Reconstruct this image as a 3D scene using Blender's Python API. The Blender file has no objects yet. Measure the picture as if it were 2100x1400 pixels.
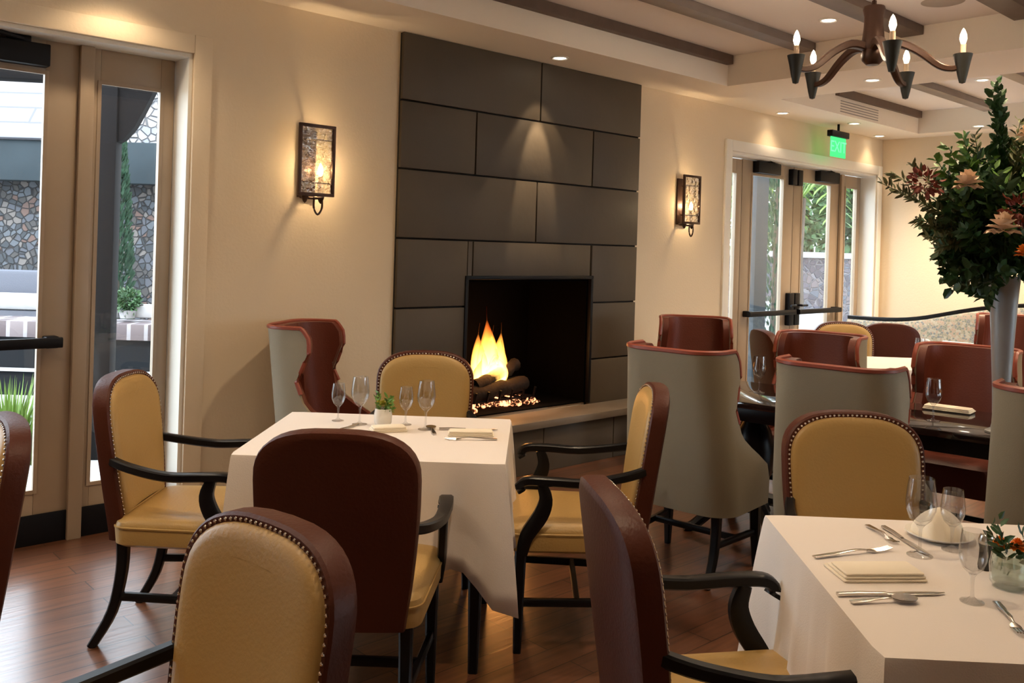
import bpy, bmesh, math, random
from mathutils import Vector, Matrix
random.seed(7)
SC = bpy.context.scene
COL = SC.collection
PI = math.pi
def R(d): return math.radians(d)

# ------------------------------------------------------------------ materials
def mat(name, base, rough=.5, metal=0., spec=.5, bump=None, vary=None, coat=0., sheen=0., emit=None, es=0., trans=None):
    m = bpy.data.materials.new(name); m.use_nodes = True
    nt = m.node_tree; b = nt.nodes['Principled BSDF']
    b.inputs['Base Color'].default_value = (*base, 1)
    b.inputs['Roughness'].default_value = rough
    b.inputs['Metallic'].default_value = metal
    b.inputs['Specular IOR Level'].default_value = spec
    b.inputs['Coat Weight'].default_value = coat
    b.inputs['Sheen Weight'].default_value = sheen
    if emit: b.inputs['Emission Color'].default_value = (*emit, 1); b.inputs['Emission Strength'].default_value = es
    tc = nt.nodes.new('ShaderNodeTexCoord')
    if vary:
        sc, amt = vary
        n = nt.nodes.new('ShaderNodeTexNoise'); n.inputs['Scale'].default_value = sc; n.inputs['Detail'].default_value = 4
        nt.links.new(tc.outputs['Object'], n.inputs['Vector'])
        mx = nt.nodes.new('ShaderNodeMix'); mx.data_type = 'RGBA'
        mx.inputs['A'].default_value = (*[c * (1 - amt) for c in base], 1)
        mx.inputs['B'].default_value = (*[min(1, c * (1 + amt)) for c in base], 1)
        nt.links.new(n.outputs['Fac'], mx.inputs['Factor']); nt.links.new(mx.outputs['Result'], b.inputs['Base Color'])
    if bump:
        sc, st = bump
        n = nt.nodes.new('ShaderNodeTexNoise'); n.inputs['Scale'].default_value = sc; n.inputs['Detail'].default_value = 3
        nt.links.new(tc.outputs['Object'], n.inputs['Vector'])
        bp = nt.nodes.new('ShaderNodeBump'); bp.inputs['Strength'].default_value = st; bp.inputs['Distance'].default_value = .01
        nt.links.new(n.outputs['Fac'], bp.inputs['Height']); nt.links.new(bp.outputs['Normal'], b.inputs['Normal'])
    return m

M = {}
M['wall'] = mat('cream_plaster', (.76, .63, .455), .85, bump=(60, .12), vary=(1.2, .03))
M['ceil'] = mat('ceiling_plaster', (.87, .79, .68), .9, bump=(50, .08))
M['tray'] = mat('tray_plaster', (.82, .765, .73), .9)
M['beam'] = mat('beam_wood', (.115, .075, .055), .5, vary=(9, .35))
M['beamgrey'] = mat('beam_grey_wood', (.20, .16, .14), .5, vary=(9, .2))
M['white'] = mat('white_paint', (.83, .80, .72), .45)
M['taupe'] = mat('taupe_painted_door', (.37, .28, .195), .42, vary=(4, .08))
M['black'] = mat('black_metal', (.005, .005, .007), .5, spec=.2)
M['slab'] = mat('dark_stone_slab', (.078, .059, .038), .62, bump=(22, .1), vary=(2.2, .22))
M['joint'] = mat('dark_joint', (.015, .012, .010), .9)
M['hearthtop'] = mat('honed_stone_ledge', (.20, .165, .13), .5, vary=(6, .15))
M['soot'] = mat('sooty_firebrick', (.0025, .002, .002), .95, spec=.05, bump=(30, .3))
M['gold'] = mat('gold_leather', (.42, .262, .086), .42, spec=.45, bump=(120, .12), vary=(3, .07))
M['brown'] = mat('russet_leather', (.072, .017, .008), .45, spec=.24, bump=(110, .15), vary=(4, .2))
M['russet'] = mat('wing_chair_leather', (.125, .027, .013), .45, spec=.4, bump=(110, .15), vary=(4, .15))
M['sage'] = mat('sage_grey_fabric', (.27, .225, .15), .75, bump=(350, .2), vary=(5, .08), sheen=.15)
M['piping'] = mat('red_brown_piping', (.26, .055, .03), .4)
M['ebony'] = mat('ebonised_wood', (.005, .005, .006), .32, spec=.24)
M['nail'] = mat('pewter_nailheads', (.62, .56, .50), .25, metal=1.)
M['linen'] = mat('white_linen', (.76, .69, .63), .85, bump=(300, .12), sheen=.1)
M['napkin'] = mat('cream_napkin', (.84, .75, .60), .85, bump=(250, .1))
M['steel'] = mat('polished_flatware', (.55, .52, .48), .2, metal=1.)
M['china'] = mat('white_china', (.85, .82, .76), .2)
M['tabletop'] = mat('black_lacquer_tabletop', (.012, .010, .010), .07, spec=.7, coat=.4)
M['bronze'] = mat('dark_bronze', (.060, .028, .017), .4, metal=.45, vary=(14, .35))
M['bronzedark'] = mat('blackened_bronze', (.035, .035, .030), .5, metal=.5, vary=(20, .3))
M['leafdark'] = mat('dark_green_leaf', (.035, .095, .030), .45, vary=(9, .5))
M['leafbright'] = mat('bright_green_leaf', (.12, .26, .045), .5, vary=(9, .4))
M['leafolive'] = mat('olive_leaf', (.13, .14, .055), .6, vary=(12, .4))
M['rose'] = mat('cream_petals', (.83, .62, .42), .6)
M['berry'] = mat('rust_red_florets', (.22, .035, .015), .6, vary=(40, .4))
M['orange'] = mat('orange_petals', (.85, .25, .02), .5)
M['stem'] = mat('green_stem', (.08, .13, .04), .6)
M['metalsilver'] = mat('zinc_vase', (.36, .38, .39), .35, metal=.15)
M['speaker'] = mat('speaker_grille', (.42, .36, .30), .8)
M['vent'] = mat('vent_grey', (.33, .29, .26), .6)
M['log'] = mat('charred_log', (.014, .009, .007), .9, bump=(25, .8), vary=(12, .6))
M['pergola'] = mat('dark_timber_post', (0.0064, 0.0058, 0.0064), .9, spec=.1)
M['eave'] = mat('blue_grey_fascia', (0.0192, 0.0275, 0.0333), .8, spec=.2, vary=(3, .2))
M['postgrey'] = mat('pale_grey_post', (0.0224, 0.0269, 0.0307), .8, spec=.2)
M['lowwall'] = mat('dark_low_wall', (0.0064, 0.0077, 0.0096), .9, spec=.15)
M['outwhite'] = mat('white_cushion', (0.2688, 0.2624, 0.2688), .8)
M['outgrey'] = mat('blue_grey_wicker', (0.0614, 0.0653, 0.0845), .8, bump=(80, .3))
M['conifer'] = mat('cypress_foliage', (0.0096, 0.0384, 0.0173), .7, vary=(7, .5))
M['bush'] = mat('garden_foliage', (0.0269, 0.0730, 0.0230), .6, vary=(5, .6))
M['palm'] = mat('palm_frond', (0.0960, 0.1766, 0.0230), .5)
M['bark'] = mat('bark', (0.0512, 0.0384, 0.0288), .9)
M['terrace'] = mat('terrace_paving', (0.3200, 0.3200, 0.3200), .8, vary=(2, .2))

def glassmat(name, tint=(1, 1, 1), gl=.08, rough=.0, bump=None):
    m = bpy.data.materials.new(name); m.use_nodes = True; nt = m.node_tree; nt.nodes.clear()
    o = nt.nodes.new('ShaderNodeOutputMaterial'); mx = nt.nodes.new('ShaderNodeMixShader')
    t = nt.nodes.new('ShaderNodeBsdfTransparent'); t.inputs[0].default_value = (*tint, 1)
    g = nt.nodes.new('ShaderNodeBsdfGlossy'); g.inputs['Roughness'].default_value = rough
    fr = nt.nodes.new('ShaderNodeLayerWeight'); fr.inputs['Blend'].default_value = .5       # Schlick reflectance of thin glass
    pw_ = nt.nodes.new('ShaderNodeMath'); pw_.operation = 'POWER'; pw_.inputs[1].default_value = 5; nt.links.new(fr.outputs['Facing'], pw_.inputs[0])
    ad = nt.nodes.new('ShaderNodeMath'); ad.operation = 'ADD'; ad.inputs[1].default_value = gl + .03; ad.use_clamp = True
    nt.links.new(pw_.outputs[0], ad.inputs[0]); nt.links.new(ad.outputs[0], mx.inputs[0])
    nt.links.new(t.outputs[0], mx.inputs[1]); nt.links.new(g.outputs[0], mx.inputs[2]); nt.links.new(mx.outputs[0], o.inputs[0])
    if bump:
        tc = nt.nodes.new('ShaderNodeTexCoord'); n = nt.nodes.new('ShaderNodeTexNoise'); n.inputs['Scale'].default_value = bump
        nt.links.new(tc.outputs['Object'], n.inputs['Vector'])
        bp = nt.nodes.new('ShaderNodeBump'); bp.inputs['Strength'].default_value = 1.; bp.inputs['Distance'].default_value = .03
        nt.links.new(n.outputs['Fac'], bp.inputs['Height']); nt.links.new(bp.outputs['Normal'], g.inputs['Normal'])
        nt.links.new(bp.outputs['Normal'], fr.inputs['Normal'])
    return m
M['pane'] = glassmat('window_glass', (.95, .97, .97), .0)
M['glass'] = glassmat('drinking_glass', (.93, .93, .93), .05)
M['vaseglass'] = glassmat('pale_green_glass', (.90, .95, .92), .22, .08)
M['crystal'] = glassmat('rippled_mica_glass', (.90, .86, .76), .30, .12, 26)

def emis(name, col, s):
    m = bpy.data.materials.new(name); m.use_nodes = True; nt = m.node_tree; nt.nodes.clear()
    o = nt.nodes.new('ShaderNodeOutputMaterial'); e = nt.nodes.new('ShaderNodeEmission')
    e.inputs[0].default_value = (*col, 1); e.inputs[1].default_value = s; nt.links.new(e.outputs[0], o.inputs[0]); return m
M['bulb'] = emis('lit_candle_bulb', (1, .80, .52), 16)
M['sbulb'] = emis('lit_sconce_bulb', (1, .78, .48), 22)
M['lens'] = emis('lit_downlight_lens', (1, .90, .74), 7)
M['exit'] = emis('lit_green_sign', (.06, .62, .17), 1.0)
M['ember'] = emis('glowing_ember', (1, .33, .14), 2.2)
_n = M['ember'].node_tree; _t = _n.nodes.new('ShaderNodeTexCoord'); _q = _n.nodes.new('ShaderNodeTexNoise'); _q.inputs['Scale'].default_value = 26
_m = _n.nodes.new('ShaderNodeMapRange'); _m.inputs[1].default_value = .47; _m.inputs[2].default_value = .62; _m.inputs[3].default_value = .03; _m.inputs[4].default_value = 2.6
_n.links.new(_t.outputs['Object'], _q.inputs['Vector']); _n.links.new(_q.outputs['Fac'], _m.inputs[0]); _n.links.new(_m.outputs[0], _n.nodes['Emission'].inputs[1])

def stonemat(name, cols, scale, mortar, bumpd=.03, sz=1.0):
    m = bpy.data.materials.new(name); m.use_nodes = True; nt = m.node_tree; b = nt.nodes['Principled BSDF']
    b.inputs['Roughness'].default_value = .85
    tc = nt.nodes.new('ShaderNodeTexCoord'); mp = nt.nodes.new('ShaderNodeMapping'); mp.inputs['Scale'].default_value = (1, 1, sz)
    nt.links.new(tc.outputs['Object'], mp.inputs[0])
    v = nt.nodes.new('ShaderNodeTexVoronoi'); v.inputs['Scale'].default_value = scale
    v2 = nt.nodes.new('ShaderNodeTexVoronoi'); v2.feature = 'DISTANCE_TO_EDGE'; v2.inputs['Scale'].default_value = scale
    for q in (v, v2): nt.links.new(mp.outputs[0], q.inputs['Vector'])
    sp = nt.nodes.new('ShaderNodeSeparateColor'); nt.links.new(v.outputs['Color'], sp.inputs[0])
    cr = nt.nodes.new('ShaderNodeValToRGB'); cr.color_ramp.interpolation = 'CONSTANT'
    el = cr.color_ramp.elements
    el[0].position = 0; el[0].color = (*cols[0], 1); el[1].position = 1 / len(cols); el[1].color = (*cols[1], 1)
    for i, c in enumerate(cols[2:]):
        e = el.new((i + 2) / len(cols)); e.color = (*c, 1)
    nt.links.new(sp.outputs[0], cr.inputs[0])
    mr = nt.nodes.new('ShaderNodeMapRange'); mr.inputs[1].default_value = .02; mr.inputs[2].default_value = .09
    nt.links.new(v2.outputs['Distance'], mr.inputs[0])
    mx = nt.nodes.new('ShaderNodeMix'); mx.data_type = 'RGBA'; mx.inputs['A'].default_value = (*mortar, 1)
    nt.links.new(mr.outputs[0], mx.inputs['Factor']); nt.links.new(cr.outputs[0], mx.inputs['B']); nt.links.new(mx.outputs['Result'], b.inputs['Base Color'])
    bp = nt.nodes.new('ShaderNodeBump'); bp.inputs['Distance'].default_value = bumpd; bp.inputs['Strength'].default_value = 1
    nt.links.new(mr.outputs[0], bp.inputs['Height']); nt.links.new(bp.outputs['Normal'], b.inputs['Normal'])
    return m
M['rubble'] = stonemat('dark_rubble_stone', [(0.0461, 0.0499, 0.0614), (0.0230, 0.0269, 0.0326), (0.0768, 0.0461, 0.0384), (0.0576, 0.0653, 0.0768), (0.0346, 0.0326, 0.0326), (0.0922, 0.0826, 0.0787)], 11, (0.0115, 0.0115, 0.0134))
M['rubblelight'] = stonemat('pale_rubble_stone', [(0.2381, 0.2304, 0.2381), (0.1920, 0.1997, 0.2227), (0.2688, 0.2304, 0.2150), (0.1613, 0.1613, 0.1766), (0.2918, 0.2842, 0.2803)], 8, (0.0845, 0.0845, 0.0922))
M['floral'] = stonemat('floral_tapestry', [(.42, .38, .29), (.26, .29, .24), (.50, .38, .30), (.52, .50, .42), (.24, .27, .28)], 48, (.50, .44, .34), .001)

def brickmat(name, c1, c2, mortar, scale, ms=.012, bw=.5, rh=.25, rough=.6):
    m = bpy.data.materials.new(name); m.use_nodes = True; nt = m.node_tree; b = nt.nodes['Principled BSDF']; b.inputs['Roughness'].default_value = rough
    tc = nt.nodes.new('ShaderNodeTexCoord'); t = nt.nodes.new('ShaderNodeTexBrick')
    t.inputs['Color1'].default_value = (*c1, 1); t.inputs['Color2'].default_value = (*c2, 1); t.inputs['Mortar'].default_value = (*mortar, 1)
    t.inputs['Scale'].default_value = scale; t.inputs['Mortar Size'].default_value = ms; t.inputs['Brick Width'].default_value = bw; t.inputs['Row Height'].default_value = rh
    nt.links.new(tc.outputs['Object'], t.inputs[0]); nt.links.new(t.outputs['Color'], b.inputs['Base Color'])
    return m, t, b, nt, tc
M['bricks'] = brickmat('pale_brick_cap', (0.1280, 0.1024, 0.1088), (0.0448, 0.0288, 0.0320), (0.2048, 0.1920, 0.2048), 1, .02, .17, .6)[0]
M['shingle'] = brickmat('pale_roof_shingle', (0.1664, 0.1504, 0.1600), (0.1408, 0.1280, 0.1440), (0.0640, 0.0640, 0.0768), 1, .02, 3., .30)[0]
fm, ft, fb, fnt, ftc = brickmat('dark_oak_planks', (.115, .044, .021), (.19, .072, .032), (.03, .012, .006), 1, .0025, 1.1, .115, .24)
n_ = fnt.nodes.new('ShaderNodeTexNoise'); n_.inputs['Scale'].default_value = 3; mp_ = fnt.nodes.new('ShaderNodeMapping'); mp_.inputs['Scale'].default_value = (1, 14, 1)
fnt.links.new(ftc.outputs['Object'], mp_.inputs[0]); fnt.links.new(mp_.outputs[0], n_.inputs['Vector']); n_.inputs['Detail'].default_value = 5
mm = fnt.nodes.new('ShaderNodeMix'); mm.data_type = 'RGBA'; mm.blend_type = 'MULTIPLY'; mm.inputs['Factor'].default_value = .6
rr = fnt.nodes.new('ShaderNodeMapRange'); rr.inputs[1].default_value = .3; rr.inputs[2].default_value = .7; rr.inputs[3].default_value = .45; rr.inputs[4].default_value = 1.35
fnt.links.new(n_.outputs['Fac'], rr.inputs[0]); fnt.links.new(ft.outputs['Color'], mm.inputs['A']); fnt.links.new(rr.outputs[0], mm.inputs['B'])
fnt.links.new(mm.outputs['Result'], fb.inputs['Base Color'])
bp_ = fnt.nodes.new('ShaderNodeBump'); bp_.inputs['Strength'].default_value = .25; bp_.inputs['Distance'].default_value = .004
fnt.links.new(n_.outputs['Fac'], bp_.inputs['Height']); fnt.links.new(bp_.outputs['Normal'], fb.inputs['Normal'])
fb.inputs['Specular IOR Level'].default_value = .7; fb.inputs['Coat Weight'].default_value = .8; fb.inputs['Coat Roughness'].default_value = .28
M['floor'] = fm

# ------------------------------------------------------------------ mesh helpers
def NB(): return bmesh.new()
def obj(name, bm, m, parent=None, loc=(0, 0, 0), rz=0., sharp=38):
    bmesh.ops.recalc_face_normals(bm, faces=bm.faces)
    a = R(sharp)
    for f in bm.faces: f.smooth = True
    for e in bm.edges:
        if len(e.link_faces) == 2 and e.calc_face_angle(0) > a: e.smooth = False
    me = bpy.data.meshes.new(name); bm.to_mesh(me); bm.free(); me.materials.append(m)
    o = bpy.data.objects.new(name, me); COL.objects.link(o); o.location = loc; o.rotation_euler = (0, 0, rz)
    if parent: o.parent = parent
    return o
def tag(o, label=None, cat=None, group=None, kind=None):
    if label: o['label'] = label
    if cat: o['category'] = cat
    if group: o['group'] = group
    if kind: o['kind'] = kind
    return o
def thing(name, label, cat, loc=(0, 0, 0), rz=0., group=None):
    o = bpy.data.objects.new(name, None); COL.objects.link(o); o.location = loc; o.rotation_euler = (0, 0, rz); o.empty_display_size = .1
    return tag(o, label, cat, group)
def dup(root, loc, rz, label=None, group=None):
    r = root.copy(); COL.objects.link(r); r.location = loc; r.rotation_euler = (0, 0, rz)
    if label: r['label'] = label
    if group: r['group'] = group
    for ch in list(root.children):
        c = ch.copy(); COL.objects.link(c); c.parent = r
        for g in ch.children:
            d = g.copy(); COL.objects.link(d); d.parent = c
    return r
def box(bm, x0, x1, y0, y1, z0, z1, bev=0.):
    t = NB()
    vs = [t.verts.new(p) for p in ((x0, y0, z0), (x1, y0, z0), (x1, y1, z0), (x0, y1, z0), (x0, y0, z1), (x1, y0, z1), (x1, y1, z1), (x0, y1, z1))]
    for f in ((0, 3, 2, 1), (4, 5, 6, 7), (0, 1, 5, 4), (1, 2, 6, 5), (2, 3, 7, 6), (3, 0, 4, 7)): t.faces.new([vs[i] for i in f])
    if bev: bmesh.ops.bevel(t, geom=t.edges[:], offset=bev, segments=2, affect='EDGES', profile=.5)
    merge(bm, t)
def merge(bm, t, mtx=None):
    if mtx is not None: bmesh.ops.transform(t, matrix=mtx, verts=t.verts)
    me = bpy.data.meshes.new('tmp'); t.to_mesh(me); t.free(); bm.from_mesh(me); bpy.data.meshes.remove(me)
def loft(bm, rings, cap=(True, True), closed=True):
    rows = [[bm.verts.new(p) for p in r] for r in rings]
    n = len(rows[0])
    for a, b in zip(rows, rows[1:]):
        for i in range(n if closed else n - 1):
            j = (i + 1) % n
            bm.faces.new((a[i], a[j], b[j], b[i]))
    if cap[0]: bm.faces.new(rows[0][::-1])
    if cap[1]: bm.faces.new(rows[-1])
    return rows
def lathe(bm, prof, n=20, c=(0, 0, 0), cap=(False, False)):
    loft(bm, [[(c[0] + r * math.cos(2 * PI * i / n), c[1] + r * math.sin(2 * PI * i / n), c[2] + z) for i in range(n)] for r, z in prof], cap)
def tube(bm, pts, rad, n=8, flat=None, up=(0, 0, 1)):
    """rad: number or list; flat=(w,h) list or tuple gives a rounded-rectangular section, w across, h along up."""
    P = [Vector(p) for p in pts]; rings = []
    for i, p in enumerate(P):
        d = (P[min(i + 1, len(P) - 1)] - P[max(i - 1, 0)]).normalized()
        u = Vector(up)
        if abs(d.dot(u)) > .95: u = Vector((0, 1, 0)) if abs(d.y) < .8 else Vector((1, 0, 0))
        s = d.cross(u).normalized(); t = s.cross(d).normalized()
        r = rad[i] if isinstance(rad, (list, tuple)) else rad
        ring = []
        for k in range(n):
            a = 2 * PI * (k + .5) / n
            ca, sa = math.cos(a), math.sin(a)
            if flat:
                fl = flat[i] if isinstance(flat[0], (list, tuple)) else flat
                e = .45
                ca = math.copysign(abs(ca) ** e, ca) * fl[0] / 2; sa = math.copysign(abs(sa) ** e, sa) * fl[1] / 2
                ring.append(p + s * ca + t * sa)
            else: ring.append(p + s * ca * r + t * sa * r)
        rings.append(ring)
    loft(bm, rings)
def ball(bm, c, r, seg=8, sq=(1, 1, 1)):
    t = NB(); bmesh.ops.create_uvsphere(t, u_segments=seg, v_segments=max(4, seg - 2), radius=r)
    merge(bm, t, Matrix.Translation(c) @ Matrix.Diagonal((*sq, 1)))
def rrect(w, d, r, n=6, z=0., c=(0, 0)):
    out = []
    for cx, cy, a0 in ((w / 2 - r, d / 2 - r, 0), (-w / 2 + r, d / 2 - r, 90), (-w / 2 + r, -d / 2 + r, 180), (w / 2 - r, -d / 2 + r, 270)):
        for i in range(n + 1):
            a = R(a0 + 90 * i / n); out.append((c[0] + cx + r * math.cos(a), c[1] + cy + r * math.sin(a), z))
    return out
def smooth_path(pts, k=4):
    P = [Vector(p) for p in pts]; out = []
    for i in range(len(P) - 1):
        p0, p1, p2, p3 = P[max(i - 1, 0)], P[i], P[i + 1], P[min(i + 2, len(P) - 1)]
        for j in range(k):
            t = j / k
            out.append(.5 * ((2 * p1) + (-p0 + p2) * t + (2 * p0 - 5 * p1 + 4 * p2 - p3) * t * t + (-p0 + 3 * p1 - 3 * p2 + p3) * t ** 3))
    out.append(P[-1]); return out

# ------------------------------------------------------------------ frames of reference
W0 = (-2.11, 4.21); U = (.736, .677); V = (.677, -.736); TH = math.atan2(.677, .736)
def WF(u, s, z=0.): return (W0[0] + u * U[0] + s * V[0], W0[1] + u * U[1] + s * V[1], z)
def wbox(bm, u0, u1, s0, s1, z0, z1, bev=0.): box(bm, u0, u1, -s1, -s0, z0, z1, bev)   # wall frame: local y = -s
WL = (W0[0], W0[1], 0.)
def struct(name, bm, m): return tag(obj(name, bm, m, loc=WL, rz=TH), kind='structure')

# ------------------------------------------------------------------ camera
cam = bpy.data.cameras.new('camera'); co = bpy.data.objects.new('camera', cam); COL.objects.link(co)
cam.sensor_width = 36; cam.sensor_fit = 'HORIZONTAL'; cam.lens = 36 * 1840 / 2100; cam.shift_y = -195 / 2100
co.matrix_world = Matrix.Translation((0, 0, 1.5)) @ Matrix.Rotation(R(90), 4, 'X') @ Matrix.Rotation(.030, 4, 'Z')
cam.clip_start = .05; cam.clip_end = 200
SC.camera = co

# ------------------------------------------------------------------ room shell
UE = 8.36; UN = -4.6; SE = 8.2; ZS = 2.79; ZT = 3.02
LO = (-2.2, .60, 2.44); RO = (5.45, 8.245, 2.40); FO = (2.45, 3.64, .36, 1.28)
b = NB(); wbox(b, UN, UE, -.25, SE, -.10, 0.); tag(obj('floor', b, M['floor'], loc=WL, rz=TH), kind='structure')
b = NB()
T = -.25
wbox(b, UN, LO[0], T, 0, 0, 3.2); wbox(b, LO[0], LO[1], T, 0, LO[2], 3.2)
wbox(b, LO[1], FO[0], T, 0, 0, 3.2); wbox(b, FO[0], FO[1], T, 0, FO[3], 3.2); wbox(b, FO[0], FO[1], T, 0, 0, FO[2])
wbox(b, FO[1], RO[0], T, 0, 0, 3.2); wbox(b, RO[0], RO[1], T, 0, RO[2], 3.2); wbox(b, RO[1], UE + .25, T, 0, 0, 3.2)
struct('wall_fireplace_side', b, M['wall'])
b = NB(); wbox(b, UE, UE + .25, 0, SE, 0, 3.2); struct('wall_far_end', b, M['wall'])
b = NB(); wbox(b, UN - .25, UN, T, SE, 0, 3.2); struct('wall_near_end', b, M['wall'])
ADDED_WIN = [(4.2, 5.8), (6.2, 8.1)]  # unseen windows added behind the camera to let in fill daylight
b = NB(); wbox(b, UN - .25, UE + .25, SE, SE + .25, 0, .5); wbox(b, UN - .25, UE + .25, SE, SE + .25, 2.4, 3.2)
ed = [UN - .25] + [q for w_ in ADDED_WIN for q in w_] + [UE + .25]
for i in range(0, len(ed), 2): wbox(b, ed[i], ed[i + 1], SE, SE + .25, .5, 2.4)
struct('wall_back', b, M['wall'])
for i, (u0_, u1_) in enumerate(ADDED_WIN):
    b = NB()
    for z0_, z1_ in ((.5, .56), (2.34, 2.4)): wbox(b, u0_, u1_, SE + .08, SE + .14, z0_, z1_)
    for j in range(4): c_ = u0_ + (u1_ - u0_ - .06) * j / 3; wbox(b, c_, c_ + .06, SE + .08, SE + .14, .56, 2.34)
    e_ = struct('window_%d' % (5 + i), b, M['taupe'])
    b = NB(); wbox(b, u0_, u1_, SE + .10, SE + .105, .5, 2.4); obj('pane', b, M['pane'], e_)
# ceiling: soffit with two trays
T1 = (-3.6, 4.61, .515, 5.6); T2 = (5.38, 8.05, .505, 5.6)
b = NB()
wbox(b, UN, UE, 0, T1[2], ZS, 3.3); wbox(b, UN, T1[0], T1[2], T1[3], ZS, 3.3)
wbox(b, T1[1], T2[0], T1[2], T1[3], ZS, 3.3); wbox(b, T2[1], UE, T1[2], T1[3], ZS, 3.3); wbox(b, UN, UE, T1[3], SE, ZS, 3.3)
struct('ceiling', b, M['ceil'])
b = NB(); wbox(b, T1[0], T1[1], T1[2], T1[3], ZT, 3.3); wbox(b, T2[0], T2[1], T2[2], T2[3], ZT, 3.3); struct('ceiling_tray', b, M['tray'])
# beams in the trays
k = 1
def trim(bm, m):
    global k
    o = struct('trim_%d' % k, bm, m); k += 1; return o
b = NB(); wbox(b, T1[0], T1[1] - .02, .517, .575, ZT - .07, ZT - .002); trim(b, M['beam'])
for s in (1.13, 1.86, 2.55, 3.3, 4.05, 4.8):
    b = NB(); wbox(b, T1[0], T1[1] - .003, s, s + (.12 if s < 1.5 else .15), ZT - .06, ZT - .002, .004); trim(b, M['beamgrey'] if s < 1.5 else M['beam'])
b = NB(); wbox(b, 6.30, T2[1] - .01, .507, .555, ZT - .07, ZT - .002); trim(b, M['beam'])
for s in (1.15, 1.9, 2.65, 3.4, 4.15, 4.9):
    b = NB(); wbox(b, T2[0] + .06, T2[1] - .005, s, s + .12, ZT - .06, ZT - .002, .004); trim(b, M['beamgrey'])
# casings and baseboards
b = NB(); wbox(b, LO[1], LO[1] + .095, 0, .022, 0, LO[2] + .095, .004); wbox(b, LO[0], LO[1], 0, .022, LO[2], LO[2] + .095, .004); wbox(b, LO[0] - .095, LO[0], 0, .022, 0, LO[2] + .095, .004); trim(b, M['wall'])
b = NB(); wbox(b, RO[0] - .095, RO[0], 0, .022, 0, RO[2] + .095, .004); wbox(b, RO[0], RO[1], 0, .022, RO[2], RO[2] + .095, .004); wbox(b, RO[1], RO[1] + .09, 0, .022, 0, RO[2] + .095, .004); trim(b, M['white'])
b = NB(); wbox(b, LO[1] + .10, 1.87, 0, .02, 0, .14, .004); wbox(b, 4.19, RO[0] - .10, 0, .02, 0, .14, .004); struct('baseboard_fireplace_side', b, M['wall'])
b = NB(); wbox(b, UE - .02, UE, .03, SE, 0, .14, .004); struct('baseboard_far_end', b, M['wall'])
# white reveals (jamb linings)
b = NB(); wbox(b, LO[1] - .02, LO[1] - .001, -.24, -.002, 0, LO[2]); wbox(b, LO[0], LO[1] - .02, -.24, -.002, LO[2] - .02, LO[2] - .001); trim(b, M['white'])
b = NB(); wbox(b, RO[1] - .02, RO[1] - .001, -.24, -.002, 0, RO[2]); wbox(b, RO[0] + .001, RO[0] + .02, -.24, -.002, 0, RO[2]); wbox(b, RO[0], RO[1], -.24, -.002, RO[2] - .02, RO[2] - .001); trim(b, M['white'])

# ------------------------------------------------------------------ doors and windows
def leaf(name, u0, u1, top, g0, g1, gz0, gz1, label=None, bar=None, closer=None, kick=True, lever=None, frame='taupe'):
    """a glazed leaf in the recess plane; every measure in the wall frame"""
    e = bpy.data.objects.new(name, None); COL.objects.link(e); e.location = WF(u0, -.17, 0); e.rotation_euler = (0, 0, TH); tag(e, kind='structure')
    w = u1 - u0; a0 = g0 - u0; a1 = g1 - u0
    def lb(bm, x0, x1, s0, s1, z0, z1, bev=0.): box(bm, x0, x1, -s1, -s0, z0, z1, bev)
    b = NB()
    lb(b, .004, a0, -.04, 0, .012, top, .003); lb(b, a1, w - .004, -.04, 0, .012, top, .003)
    lb(b, a0, a1, -.04, 0, gz1, top, .003); lb(b, a0, a1, -.04, 0, .012, gz0, .003)
    obj('door_frame' if bar else 'window_frame', b, M[frame], e)
    b = NB(); t = .014
    lb(b, a0 - t, a0 + .004, -.006, .006, gz0 - t, gz1 + t); lb(b, a1 - .004, a1 + t, -.006, .006, gz0 - t, gz1 + t)
    lb(b, a0, a1, -.006, .006, gz1 - .004, gz1 + t); lb(b, a0, a1, -.006, .006, gz0 - t, gz0 + .004)
    obj('glazing_bead', b, M['white'] if frame == 'white' else M[frame], e)
    b = NB(); lb(b, a0, a1, -.024, -.018, gz0, gz1); obj('pane', b, M['pane'], e)
    if kick:
        b = NB(); lb(b, .0 if not bar else .03, w - (.07 if bar is None else .0), 0, .012, .0, .145, .002); obj('kick_plate', b, M['black'], e)
    if bar:
        b = NB(); x0, x1, z = bar[0] - u0, bar[1] - u0, bar[2]
        tube(b, [(x0, -.075, z), (x1, -.075, z)], .02, 8, flat=(.035, .05))
        for x in (x0 + .04, x1 - .04): lb(b, x - .03, x + .03, 0, .07, z - .028, z + .028, .006)
        obj('push_bar', b, M['black'], e)
    if closer:
        b = NB(); c0, c1, z0, z1 = closer
        lb(b, c0 - u0, c1 - u0, .002, .07, z0, z1, .006)
        c = obj('door_closer', b, M['black'], e)
        b = NB(); xm = c1 - u0 - .06
        tube(b, [(xm - .05, -.04, z1 + .012), (xm - .20, -.10, z1 + .02), (xm - .36, -.02, z1 + .03)], .011, 6); lb(b, xm - .12, xm - .02, .01, .05, z1 - .003, z1 + .03, .004)
        obj('closer_arm', b, M['black'], c)
    if lever is not None:
        b = NB(); x = lever - u0
        lb(b, x - .045, x + .045, 0, .05, .80, 1.12, .006); tube(b, [(x, -.05, 1.0), (x, -.10, 1.0), (x - .10 * (1 if x > w / 2 else -1), -.10, 1.0)], .012, 6)
        obj('door_handle', b, M['black'], e)
        b = NB(); lb(b, x - .05, x + .03, 0, .055, 2.19, 2.345, .006); obj('top_latch', b, M['black'], e)
    return e
leaf('door_1', -.80, .115, 2.425, -.66, -.048, .26, 2.26, bar=(-.74, .04, .975), closer=(-.55, -.046, 2.285, 2.39))
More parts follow.
